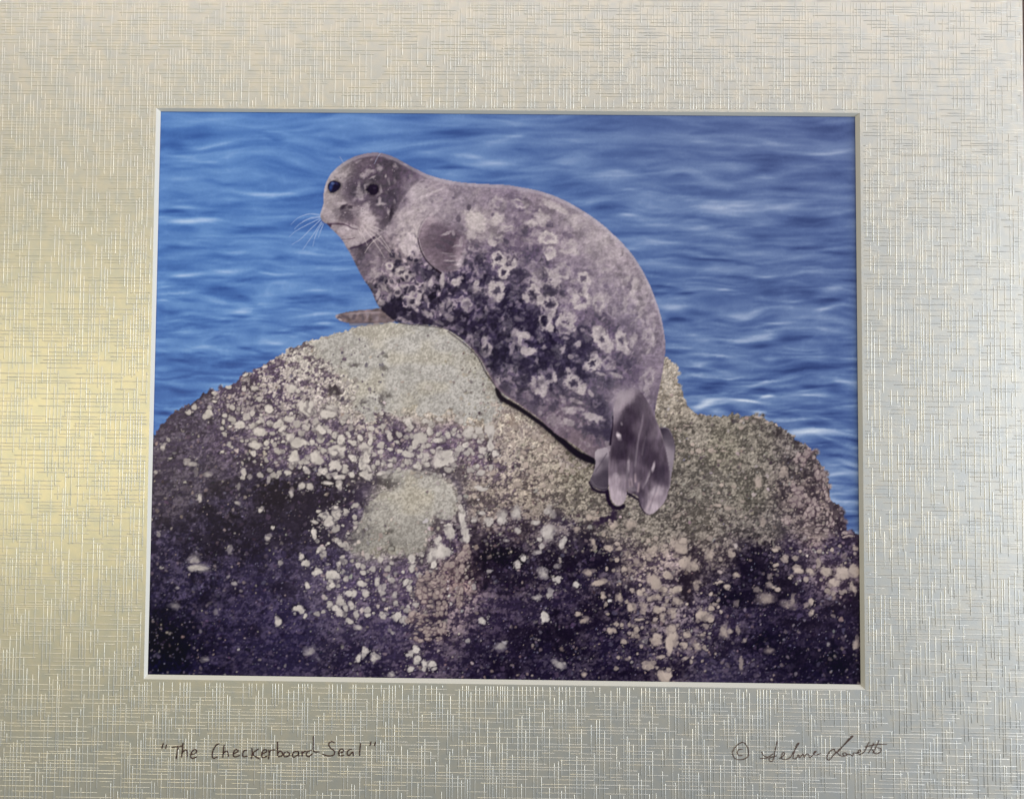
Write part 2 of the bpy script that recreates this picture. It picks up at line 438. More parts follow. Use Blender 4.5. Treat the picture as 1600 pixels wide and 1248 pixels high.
# ---- sea: a wave-height field, then blues
def paint_sea():
    low = np.clip((YY - 180) / 600, 0, 1)
    warp = (noise(130, 40) * 10 + noise(50, 20) * 4).astype(np.float32)
    def warped(f):
        iy = np.clip((YY - PY0 + warp), 0, PH - 1).astype(int)
        return np.take_along_axis(f, iy, 0)
    v = warped(noise(120, 16) * .30 + noise(60, 8) * .26) * 1.0
    v += warped(noise(34, 4.5) * .32 + noise(20, 3) * .2) * (.3 + .9 * low)
    v += noise(260, 90) * .15
    for sx, sy, am in ((90, 13, .20), (46, 7, .16), (26, 5, .13)):   # sharp crests between the swells
        rd = 1 - np.abs(warped(noise(sx, max(sy, 10.5)) if sy > 10 else noise(max(sx, 11), sy))) * 2.2
        v += am * (np.clip(rd, -.4, 1) ** 3) * (.45 + .7 * low)
    v -= .06
    for pane, txt in SEA.items():
        ox, oy, s = PANE[pane]
        for x, y, rx, ry, ang, d in rows(txt):
            x, y, rx, ry = ox + x / s, oy + y / s, rx / s, ry / s
            sl = window(x, y, rx * 2.2)
            if sl is None: continue
            a = math.radians(ang); c, sn = math.cos(a), math.sin(a)
            wob = .55 * ry * (noise_w[sl]) * 2.0
            dx, dy = XX[sl] - x, YY[sl] - y + wob
            u, w = dx * c + dy * sn, -dx * sn + dy * c
            w = w + .9 * ry * (u / rx) ** 2 * math.copysign(1, (x * 7.3 + y * 3.1) % 2 - 1)
            v[sl] += d * (.82 if d > 0 else .95) * np.exp(-(u / rx) ** 2 * 1.1 - (w / (ry * 1.15)) ** 2) * (1 + .35 * NLs[sl])
    v = blur(v, .8)
    ramps = []
    for stops in SEA_RAMP:
        xs = [-1.3, -.7, -.2, .3, .8, 1.4]
        ramps.append(np.stack([np.interp(v, xs, [c[k] for c in stops]) for k in range(3)], -1))
    t = sstep(260, 1250, XX + .25 * (YY - 600))[..., None]
    b = sstep(420, 640, YY)[..., None] * t
    img = ramps[0] * (1 - t) + ramps[1] * t
    img = img * (1 - b * .75) + ramps[2] * b * .75
    top = sstep(420, 180, YY)[..., None] * t
    img = img * (1 - top * .6) + ramps[3] * top * .6
    return img.astype(np.float32)

noise_w = noise(60, 12) * .7 + noise(25, 7) * .3
NLs = noise(24, 4)
#              deepest        dark           mid            light          bright         glint
SEA_RAMP = [[(40, 68, 130), (53, 87, 154), (75, 114, 178), (103, 142, 198), (150, 178, 220), (194, 211, 236)],
            [(48, 61, 104), (61, 77, 123), (82, 101, 146), (109, 128, 166), (150, 163, 191), (192, 199, 214)],
            [(37, 53, 100), (51, 70, 122), (73, 96, 147), (100, 125, 168), (150, 169, 199), (200, 211, 225)],
            [(54, 65, 106), (66, 79, 121), (85, 99, 141), (109, 124, 160), (148, 159, 185), (186, 193, 208)]]
SEA = dict(
W1="""150,125,180,18,-5,.5;500,75,150,25,-5,.3;800,170,90,15,5,.4;1150,150,120,20,-8,.3;300,350,200,20,3,.35;500,390,100,15,5,.3;700,440,60,12,8,.35
750,565,200,22,-3,.75;980,510,120,14,-8,.45;450,600,150,10,-3,.4;200,590,90,10,5,.3;250,720,180,16,3,.85;600,740,60,10,3,.2;850,700,120,18,0,.3;650,920,200,14,3,.4;1050,900,120,20,-3,.5
150,250,120,30,5,-.6;330,190,160,14,-3,-.4;600,230,120,20,-5,-.35;800,215,60,12,0,-.5;550,490,160,22,3,-.5;350,470,120,15,3,-.4;150,660,100,20,3,-.6;400,665,80,10,0,-.3;430,935,110,18,3,-.6
600,800,200,25,0,-.35;830,940,60,12,0,-.45;150,890,100,14,0,-.4;1130,60,200,30,0,-.2;1080,260,120,18,0,-.3""",
W5="""550,90,220,22,-3,.5;250,145,120,14,-3,.7;870,125,110,10,5,.7;480,172,100,10,-2,.6;120,210,100,8,-5,.6;90,310,50,8,3,.6;650,380,90,20,0,.7;1150,405,180,14,-7,.6;1230,465,110,10,-3,.8
950,505,60,10,-10,.5;1150,235,110,10,0,.4;450,430,100,12,5,.4;220,450,90,9,3,.5;750,600,160,16,0,.7;400,630,150,14,-4,.6;530,715,80,9,-2,.6;880,600,80,14,0,.5;1000,565,50,8,0,.5;620,780,60,7,0,.5
330,840,60,6,0,.4;150,885,100,7,2,.4;120,1060,60,10,5,.3;60,1160,40,12,0,.5
480,235,110,25,0,-.6;650,300,80,18,8,-.55;280,310,120,16,5,-.5;1190,285,140,22,0,-.7;130,390,90,15,5,-.6;640,425,80,14,0,-.6;320,475,70,10,0,-.5;950,535,140,12,-6,-.6;1180,500,110,12,0,-.6
720,180,150,18,0,-.4;480,560,70,9,-10,-.6;670,640,60,7,0,-.6;350,675,60,7,3,-.5;800,670,60,15,5,-.5;230,730,130,12,0,-.4;230,800,120,10,0,-.4;450,870,150,12,0,-.4;280,940,130,14,0,-.35;100,1100,60,14,5,-.6;1000,300,80,14,0,-.4""",
W2="""750,205,160,16,-8,.6;300,290,200,22,0,.35;520,315,160,14,6,.4;700,355,160,10,3,.35;1330,450,170,22,-6,.6;1150,350,150,18,-5,.3;1400,270,160,20,0,.3;1100,240,60,10,0,.25;1500,520,120,12,3,.3
1300,600,130,14,-8,.5;1520,690,80,9,0,.5;330,405,80,8,3,.3;820,100,120,20,0,.25;900,400,200,12,-6,.2;480,175,200,18,0,-.45;850,270,110,18,5,-.4;480,380,150,14,4,-.6;300,340,120,10,4,-.4;800,430,200,14,-5,-.35
1350,140,250,35,0,-.4;1200,490,200,16,-5,-.4;1250,550,150,16,-4,-.5;700,480,150,12,0,-.4;150,80,200,14,0,-.2;1400,640,120,14,0,-.4;1050,330,100,10,-10,-.3""",
W3="""1370,295,170,11,-3,.85;600,220,120,14,0,.35;950,240,200,12,-3,.35;750,355,120,10,-3,.3;100,440,140,20,-3,.5;500,575,150,22,3,.6;750,640,230,30,-2,.75;1150,620,150,22,-2,.65;1450,680,120,14,-5,.55
120,685,110,9,2,.6;200,525,120,9,4,.4;500,865,250,14,6,.3;1150,870,130,12,0,.5;200,905,120,30,0,.3;150,100,200,30,0,.2;1300,570,250,20,-3,.3;1100,830,250,12,-3,.3
650,165,150,14,-5,-.5;850,430,200,25,-5,-.6;450,440,80,14,0,-.5;1150,530,180,16,-3,-.6;550,705,120,14,2,-.6;1300,720,250,25,0,-.6;730,760,80,8,0,-.5;1400,150,200,40,0,-.4;1230,895,120,12,-3,-.6
1450,930,130,15,0,-.6;950,820,150,15,0,-.35;1450,370,150,30,0,-.4;1000,310,200,20,0,-.3;650,920,120,12,4,-.5""",
W4="""350,85,260,16,4,.7;820,140,70,9,0,.7;990,165,80,10,8,.5;1230,225,120,25,-15,.55;560,215,60,7,0,.6;980,295,110,9,-3,.7;1230,330,150,16,-12,.6;220,340,110,22,0,.8;680,390,150,18,-6,.5;880,437,90,6,0,.7
1310,485,110,12,3,.6;700,540,180,18,-5,.6;240,595,90,12,4,.6;840,670,60,12,4,.6;1230,660,180,14,0,.6;390,705,60,12,0,.6;380,780,150,12,0,.5;590,800,70,8,-4,.95;1300,815,110,9,0,.8;430,950,110,18,-22,.95
680,940,130,8,8,.75;830,905,60,9,-12,1.1;1100,865,120,8,-8,.8;650,880,50,6,-5,.6;540,885,40,8,0,.6;760,840,100,10,-15,.5;780,1015,70,8,3,.6;1000,1000,70,6,-5,.6;980,1070,90,7,-3,.7;1210,1055,60,7,8,.8
1180,1140,220,14,0,.8;1230,1185,70,8,15,.7;1380,1130,60,10,0,.6;150,225,80,6,3,.5;300,225,120,8,-8,.5;950,600,150,10,-5,.3
150,195,100,9,5,-.7;290,245,80,8,0,-.6;600,145,150,14,3,-.6;640,230,120,8,0,-.4;1200,290,110,16,0,-.6;230,420,100,16,0,-.8;720,580,180,18,0,-.7;1000,545,150,20,0,-.4;250,635,90,12,0,-.7;430,745,90,9,0,-.7
1050,750,180,25,-3,-.7;1150,840,150,15,0,-.5;420,860,150,28,0,-.9;800,860,80,15,10,-.7;620,1000,120,20,10,-.8;900,1020,120,8,0,-.6;1080,970,200,15,0,-.5;1150,1090,120,15,0,-.6;1200,1220,150,18,0,-.7
700,810,130,7,0,-.5;1300,560,120,25,0,-.4;1000,230,220,18,0,-.5;1150,430,150,12,0,-.3;500,25,250,10,5,-.7;300,0,120,12,4,-.5""",
R7="""1240,805,100,12,-5,.7;1250,940,70,8,0,.6;1320,1040,80,25,5,.6;1200,720,70,8,0,.4;1350,625,60,10,5,.7;1030,580,60,8,10,.6;1300,850,90,20,0,-.5;1300,1090,90,15,0,-.8;1250,690,100,12,0,-.5;1350,960,60,15,0,-.4""")

# ---- rock: per-place dark tone, light tone, share of light, grain; then barnacles
ROCK_LEFT = [(200, 740), (237, 688), (251, 664), (275, 640), (290, 634), (309, 624), (318, 615), (333, 608), (345, 608), (355, 603), (373, 593), (380, 585), (397, 580), (412, 570),
             (427, 560), (452, 546), (480, 533), (504, 528), (520, 521), (532, 517), (566, 508), (604, 505), (700, 505), (800, 560), (1000, 560), (1030, 556), (1042, 558),
             (1050, 567), (1058, 574), (1060, 584), (1058, 592), (1063, 606), (1066, 612), (1070, 628), (1080, 640), (1090, 647), (1104, 648), (1120, 650), (1136, 648), (1144, 645), (1158, 650), (1176, 648),
             (1187, 649), (1209, 661), (1222, 668), (1234, 677), (1254, 692), (1266, 700), (1275, 704), (1277, 717), (1288, 731), (1294, 751), (1297, 780), (1308, 786), (1316, 794), (1320, 810),
             (1322, 827), (1333, 830), (1346, 838), (1370, 842), (1370, 1100), (200, 1100)]
ROCK = """600,540,150,142,128,196,188,176,.65,2.5;680,560,152,144,128,198,189,174,.65,2.5;740,600,155,145,122,200,188,168,.65,2.5;560,580,138,130,125,192,184,174,.65,2.5
540,625,118,108,112,188,178,170,.7,3;640,620,150,142,125,198,188,172,.7,2.5;740,650,140,128,118,195,180,165,.75,3;690,640,145,134,124,195,182,168,.7,3;510,540,120,110,112,188,180,172,.7,3
420,585,80,66,88,180,168,165,.5,3.5;480,565,95,82,95,185,176,170,.68,3.5;450,620,80,66,90,185,172,170,.5,3.5;500,605,90,76,94,186,174,170,.62,3.5;370,615,75,62,84,160,148,150,.28,3.5;580,650,92,78,96,185,172,165,.5,3
300,660,66,56,76,100,90,108,.35,4;260,700,62,52,72,95,85,98,.35,4;280,780,58,50,68,98,88,98,.3,4;350,700,70,58,82,110,95,115,.3,4;320,730,62,54,72,98,88,100,.3,4
430,700,78,64,88,120,104,122,.3,4;520,685,82,68,94,125,108,125,.35,4;620,690,86,71,97,118,102,122,.35,3.5;700,685,88,72,97,124,106,122,.4,3.5;740,705,96,79,100,142,124,132,.4,4
800,660,125,112,108,205,190,175,.75,4;780,715,95,80,95,190,175,165,.55,4;850,700,125,112,105,195,180,165,.65,4;900,730,120,108,95,175,162,145,.5,4;760,640,150,138,122,200,186,168,.8,4
420,765,38,30,56,80,68,92,.3,4;340,810,38,32,58,85,74,98,.3,4;500,775,45,36,64,90,76,98,.3,4;280,860,36,30,58,84,74,100,.3,4;380,870,36,30,58,75,64,92,.3,4;470,850,48,40,68,85,74,100,.35,4
300,920,34,28,58,80,70,98,.3,4;400,940,40,32,64,70,60,90,.35,4;260,1000,20,18,44,30,26,54,.2,5;340,1000,34,28,58,64,54,84,.3,4;440,1000,36,30,60,70,60,88,.3,4;380,1050,36,30,58,68,58,82,.25,4;240,1045,18,18,50,26,26,66,.2,5
630,785,142,136,126,188,180,168,.6,2.5;685,775,142,136,126,190,182,170,.6,2.5;600,830,140,132,120,182,174,160,.6,2.5;650,830,142,134,122,184,176,162,.6,2.5;562,852,130,122,115,176,168,158,.6,2.5
540,805,66,55,84,112,98,120,.35,4;530,870,64,54,83,104,92,116,.33,4;572,905,72,60,88,110,96,116,.3,4;640,905,82,68,92,122,106,122,.42,4;700,842,88,72,98,130,112,126,.45,4;722,900,80,60,76,170,145,138,.5,5
700,960,60,46,66,165,142,138,.42,5;600,985,58,48,76,98,84,106,.3,4;560,1040,34,27,52,80,68,88,.3,4;660,1040,44,34,58,100,84,98,.3,4
760,780,92,80,84,165,150,140,.5,4;830,770,100,88,86,170,155,142,.5,4;900,780,105,95,88,168,155,140,.5,4;800,825,68,54,70,140,124,120,.45,4;880,830,60,48,66,145,130,125,.45,4;950,815,100,90,86,165,150,138,.5,4
1020,830,105,94,88,170,155,142,.5,4;1100,820,105,94,86,165,150,138,.5,4;780,880,28,20,46,58,46,68,.3,4;850,900,40,30,54,110,94,98,.3,4;920,870,30,22,48,80,66,82,.3,4;1000,880,80,66,80,165,148,140,.5,4.5;1060,880,70,56,70,170,150,142,.5,4.5
1080,680,106,96,88,166,152,138,.45,3.5;1130,700,110,101,88,162,150,130,.45,3.5;1180,700,106,96,88,162,149,134,.45,3.5;1240,710,90,78,82,160,144,138,.42,4;1100,760,108,98,92,160,148,135,.45,3.5;1170,770,106,97,87,162,149,133,.45,3.5
1250,770,84,68,78,172,148,140,.5,4.5;1285,780,90,72,82,175,148,142,.55,4.5;1200,830,92,82,82,155,140,132,.45,4;1270,830,86,68,78,170,146,140,.5,4.5;1050,600,165,148,130,205,188,172,.7,3.5;1062,640,130,116,104,185,168,150,.6,3.5
1130,870,80,68,74,150,135,128,.4,4;1180,885,30,22,44,70,56,74,.25,4;1150,930,30,22,46,68,56,76,.3,4;1230,862,54,42,60,115,98,108,.35,4;1310,860,50,38,58,108,90,104,.33,4;1300,900,66,50,64,165,142,138,.42,5
1250,950,36,27,48,70,56,74,.3,4;1320,980,34,25,46,56,44,64,.25,4;1200,1000,26,19,42,52,42,64,.25,4;1280,1040,24,18,40,50,40,60,.25,4;1120,960,48,36,58,110,94,102,.35,4.5;1120,1040,46,38,62,84,72,88,.35,4
1060,1000,40,30,52,130,112,112,.35,4.5;1040,950,56,44,60,165,145,138,.48,5;960,950,34,25,48,100,84,94,.3,4;960,1020,30,22,46,70,58,76,.3,4;880,960,34,25,48,80,66,82,.3,4;860,1030,30,22,46,64,54,74,.3,4;780,980,38,28,52,76,62,80,.3,4;760,1040,32,24,48,70,58,80,.3,4"""
DARKS = dict(
T="470,785,75,32;505,835,48,30;540,770,30,22;775,872,60,36;742,850,22,34;420,830,60,30;700,735,40,10;560,745,30,10;330,840,60,30;860,880,40,24;1180,900,60,40;1080,900,20,30;270,1000,70,60",
R1="1430,950,70,55;1470,235,45,30;850,810,120,70;600,1000,140,70;500,1180,120,45;1000,1050,140,90;1200,860,70,35;380,340,30,20;830,190,45,30;500,290,50,30",
R2="200,590,50,35;600,430,35,18;640,640,30,25;610,330,20,14;435,695,28,18;380,400,30,20;590,680,20,50;1420,1110,25,50;720,960,90,70;290,845,28,25",
R4="50,240,50,65;100,400,130,75;1310,60,25,45;1330,830,120,75;1250,990,140,90;1480,790,90,55;540,650,32,24;535,770,22,32;600,870,28,16;870,740,32,42;920,610,55,75;520,260,90,35;1180,420,40,30;790,860,40,60;1010,740,20,45",
R3="120,960,150,130;200,1060,150,80;480,300,50,50;700,330,60,40;130,60,80,50;450,620,70,50;600,40,80,30;380,470,40,40;1020,560,100,60;800,870,60,40;650,560,60,30",
R6="640,320,100,65;500,470,120,95;250,280,75,65;80,430,120,60;780,500,105,50;700,430,110,60;750,660,100,40;700,780,140,70;300,950,190,90;1220,600,60,100;1240,400,38,45;900,1160,150,45;500,880,140,70;1040,820,45,35;130,1120,140,50;180,620,90,60;880,600,60,40;560,1000,100,60",
R8="200,520,55,100;230,290,40,40;640,310,95,100;850,470,95,55;450,950,85,75;700,900,140,70;1000,780,180,50;950,1000,180,90;1300,650,130,80;1250,1050,130,100;150,1090,80,55;480,600,110,60;1320,500,45,22;1180,430,35,18;700,620,100,60;280,420,40,60",
R7="1060,880,65,75;850,980,32,55;900,700,38,45;840,520,42,28;710,480,24,18;1090,1110,18,55;1260,1090,42,85;990,620,28,18;150,800,12,20;240,990,12,26;320,1180,38,22;840,870,22,28;920,770,20,22;450,1110,20,25;970,560,25,30;1060,750,20,45;1230,1180,40,50")
BARN = dict(
R1="""500,440,38,40;550,325,25,15;510,378,18,15;690,382,18,20;840,425,20,25;970,380,45,38;755,520,48,45;905,575,45,45;875,670,55,35;950,655,28,32;855,740,20,18;1045,490,45,45;1135,485,40,35;1080,550,35,35
1260,390,70,55;1440,410,65,50;1370,550,45,40;1130,605,38,40;1080,645,25,20;1210,655,65,35;1310,655,20,25;1165,755,55,55;1340,770,48,60;1400,870,38,30;1500,720,70,50;1490,825,45,50;1530,630,35,45;1480,600,25,25
900,315,24,20;1155,235,40,38;1210,260,25,22;865,240,30,25;778,238,18,15;1017,293,14,14;900,495,15,15;1265,490,15,15;625,495,12,18;630,590,18,20;615,730,25,15;770,885,22,25;770,930,18,20;350,420,18,22
390,380,22,20;1230,985,40,38,.8;1300,990,25,40,.75;1110,895,35,25,.7;1520,930,60,25,.85;1520,990,35,50,.75;430,1085,25,35,.6;900,1185,30,30,.65;1500,1215,40,60;1400,1220,35,25;1225,805,20,18;1260,855,18,18;970,945,15,30,.7;1400,720,22,22;790,130,25,18
365,810,50,28,.7;150,690,35,30,.7;190,630,18,18,.7;200,775,30,14,.5;90,885,25,22,.55;400,880,20,40,.35;500,910,40,25,.35;1040,800,28,20,.6;820,915,20,18,.6;740,1000,15,30,.6;1150,1060,25,40,.5;720,1130,40,30,.4""",
R2="""350,655,28,22;410,960,28,35;320,950,25,25;355,1010,35,25;355,1120,30,35;455,1060,50,60;490,980,25,45;440,1150,45,60;450,1200,45,45;575,1075,20,20;550,1165,22,18;590,885,15,28;645,955,20,35;640,1050,28,22
780,830,40,35;800,870,30,40;920,830,30,25;945,915,25,32;890,970,50,45;830,1030,35,45;790,1100,45,40;1025,980,40,32;945,1025,18,18;1070,1130,85,60;1080,1090,60,40;1240,1010,28,28;1260,920,45,40,.85;1100,940,35,30
860,1195,30,28;1430,930,40,70;1420,1020,30,60;1470,1085,28,28;1040,830,40,25;570,780,30,20;720,1060,25,20;660,1145,25,12;950,575,22,22,.6;170,915,22,20;210,945,24,20;20,730,30,40;170,770,60,40;700,1000,14,14;880,1110,20,14;1180,1060,20,20""",
R4="""65,575,38,38;120,470,28,20;100,980,50,55;100,1050,35,30;155,890,28,25,.8;340,1050,48,35,.9;200,1000,28,35,.6;295,915,20,25;455,1060,28,60,.75;365,1140,35,40,.8;240,1130,45,40,.9;665,1040,28,32;705,1110,28,40,.9;715,940,20,28;715,860,38,40
870,830,45,60;890,900,30,40;960,790,60,70;1010,650,40,60;915,720,25,40;1100,540,35,80;1125,680,42,55;1095,470,25,30;990,600,30,20;1260,310,50,22;1310,575,38,32,.8;1200,560,35,25,.7;1430,530,50,50,.6;1530,480,40,50,.6;1260,500,30,25,.7
1535,905,28,28,.8;1545,640,20,20,.8;1205,1080,18,25,.7;1320,960,18,14,.7;760,140,30,30;1370,40,28,28;1330,150,18,25;350,60,38,60;350,210,45,40;260,220,25,30;110,50,40,30;80,270,60,20,.8;470,200,40,20,.8;15,520,22,18;150,520,20,18;350,970,35,18""",
R4p="1100,880,55,80;1090,990,45,60;1140,800,40,40;860,1010,60,50;800,1020,30,30;800,1100,60,50;900,1090,60,40;1090,1130,28,45;1010,920,40,40;940,1010,30,40",
R5="""500,665,35,40;545,690,30,35,.8;645,920,38,32,.9;595,955,35,28,.9;665,1000,32,35,.9;730,1050,45,40,.9;770,1030,35,30,.9;800,1075,28,20,.8;595,1080,32,32,.8;720,1085,25,25,.8;200,985,32,45,.8;255,945,28,50,.8;330,980,40,40,.75
455,780,28,28,.45;200,745,45,30,.5;135,695,32,30,.9;180,640,20,30,.9;40,620,50,40,.9;90,600,25,40,.9;1175,695,35,40,.8;1050,850,18,18,.7;1435,260,28,28,.85;1485,205,18,18,.85;150,570,30,40,.8;60,540,40,40,.85;1290,900,60,40,.25;450,1110,40,20,.5""",
R5p="735,690,110,60;740,800,110,65;620,660,40,40;840,760,35,50;985,480,28,40;985,560,20,28;760,540,90,60;680,480,45,45;830,480,40,40;850,600,40,50;740,400,60,40",
R3="""1120,690,38,38;980,780,30,40,.8;1165,745,14,16;1165,355,28,32;1135,325,20,20;1245,425,40,30;1235,165,32,40;1330,70,40,45;1270,275,25,20;1170,535,32,30,.8;990,365,18,20,.7;930,110,14,12;1290,30,25,20;1240,70,25,15
400,400,90,30,.4;430,410,60,15,.5;240,545,30,18,.35;650,510,30,20,.45;620,270,20,35,.5;880,190,30,25,.5;105,160,15,20,.6;125,400,12,12,.6;360,330,60,40,.25;610,470,25,20,.4;450,1060,50,20,.3;1200,1000,50,40,.25;520,720,20,25,.4;220,680,50,30,.2""",
R6="""305,220,25,25,.9;185,480,22,22,.85;228,440,16,16;435,578,25,22;480,350,28,40,.8;395,290,50,45,.5;100,190,30,40,.75;180,160,35,45,.5;345,365,18,18,.85;330,325,14,14;550,620,25,30,.75;350,540,40,35,.5;640,530,40,25,.5;700,590,50,25,.8;725,680,16,16
370,805,32,42,.9;395,660,18,28,.7;310,685,40,20,.6;665,360,22,35,.8;750,370,30,30,.8;725,295,12,15;780,240,35,40,.75;645,190,25,25,.8;565,790,18,14;600,830,40,25,.5;780,890,35,28,.7;805,850,14,14;838,855,14,14;885,855,10,14;850,960,16,16;920,890,25,22,.75
945,820,45,12,.7;1050,940,40,45,.85;1140,950,40,80,.8;1240,915,25,25;1220,985,22,22;1095,640,28,28;1040,600,40,50,.75;960,650,25,25,.9;1170,630,35,30,.85;1070,760,40,28,.85;1150,770,30,30,.75;900,740,28,40,.75;820,680,28,40,.6;1150,860,35,35,.7
1010,1100,45,30,.75;1100,1170,40,35,.85;1120,540,35,35,.75;450,1090,45,30,.45;600,1160,25,20,.6;1235,1060,25,15,.6;855,510,20,25,.85;805,450,14,14;1000,330,14,14;390,140,35,40,.5;120,330,25,14,.5;20,220,25,25,.8;190,270,18,20,.7;560,270,30,20,.5;680,200,18,14;440,500,30,30,.35;860,1060,25,15,.4
880,240,50,35,.4;1020,380,35,30,.5;1200,370,50,40,.8;1240,460,40,50,.7;940,470,30,25,.5;300,410,35,18,.5;1060,690,30,25,.7;1180,700,30,30,.6;1000,700,25,20,.6;980,740,30,30,.6;1100,800,30,25,.6""",
R8="""290,720,45,45,.85;370,670,35,25,.8;185,850,28,30,.85;175,930,22,25,.85;260,930,35,35,.5;300,860,25,15,.7;410,485,28,15;470,510,30,25,.7;530,430,30,20,.7;505,280,25,30,.75;820,260,35,20,.8;810,370,30,30,.8;870,330,20,25,.7
980,400,45,28,.8;1060,410,35,30,.7;1110,350,22,30,.8;1150,420,45,40,.8;1200,480,40,40,.8;1270,420,60,50,.75;1360,400,40,70,.75;1350,520,28,40,.8;1175,550,18,18,.9;1290,550,22,14,.8;1065,700,25,32,.8;1060,630,25,35,.7;1380,900,30,55,.5
500,830,30,30,.5;550,820,14,35,.6;595,890,14,14,.7;570,1050,16,45,.7;680,540,22,18,.6;770,500,35,35,.35;930,600,14,35,.6;540,630,20,25,.5;780,960,50,30,.22;1215,720,14,14,.5;40,1140,50,40,.85;770,445,20,20,.5;170,195,35,30,.8;150,270,40,35,.75;250,370,30,40,.75;170,350,35,45,.7
345,740,40,30,.7;330,790,20,20,.7;450,820,40,60,.3;750,600,90,50,.2;900,640,60,40,.22;1290,310,20,20,.4;1020,640,22,22,.6;260,510,20,40,.7;290,490,25,15,.6;350,300,40,50,.4""",
R7="""230,600,16,12;230,650,16,14;275,640,20,16;360,640,30,20,.8;415,715,15,10;435,880,14,12;415,930,10,10;685,405,40,14;570,435,14,12;570,480,16,14;820,465,14,10;755,445,14,10;870,790,30,40,.6;700,860,40,40,.5;720,1140,20,28,.7
185,470,25,12,.7;400,1020,35,18,.7;480,1040,30,20,.6;930,530,16,12;440,640,25,12,.6;150,640,25,14,.6;400,610,10,8;500,570,16,12,.5;120,1090,30,20,.5;580,995,20,10,.6""",
R7p="1050,650,45,40;1000,700,55,50;1120,800,40,60;970,970,55,60;1060,1050,60,80;1170,930,30,60;1100,1190,90,40;1190,1110,30,60;960,900,40,30;1310,1230,40,20;880,1120,30,25")

def worley(n, dens=None):
    """distance field of scattered points: (f1, f2)"""
    g = 16
    px = rng.uniform(PX0, PX0 + PW, n); py = rng.uniform(PY0, PY0 + PH, n)
    f1 = np.full((PH, PW), 1e9, np.float32); f2 = f1.copy()
    R = 3.2 * math.sqrt(PW * PH / n)
    for x, y in zip(px, py):
        sl = window(x, y, R)
        if sl is None: continue
        d = np.hypot(XX[sl] - x + 2 * NA[sl], YY[sl] - y + 2 * NB[sl])
        a, b = f1[sl], f2[sl]
        f2[sl] = np.minimum(b, np.maximum(a, d)); f1[sl] = np.minimum(a, d)
    return f1, f2

DOME = [(486, 534), (510, 524), (540, 513), (620, 500), (700, 508), (745, 545), (770, 590), (790, 622), (775, 662), (757, 668), (738, 652), (716, 656), (706, 640), (690, 646), (672, 638), (656, 644), (644, 631), (620, 647), (600, 641), (584, 655), (568, 650),
        (553, 632), (566, 612), (548, 590), (530, 584), (520, 566), (500, 556)]
BUMP = [(588, 743), (612, 736), (652, 735), (680, 742), (700, 759), (711, 780), (713, 801), (696, 812), (680, 804), (668, 818), (675, 829), (666, 843), (666, 857), (648, 862), (640, 880), (628, 862), (612, 868), (600, 852), (594, 874), (580, 868), (576, 860), (560, 864), (547, 860),
        (547, 832), (558, 816), (568, 804), (570, 788), (588, 775), (608, 766), (622, 757), (606, 752)]
SHELF = [(782, 624), (820, 646), (860, 678), (890, 702), (920, 724), (900, 735), (860, 715), (835, 705), (815, 690), (800, 682), (792, 700), (784, 716), (772, 700), (766, 660), (772, 640)]
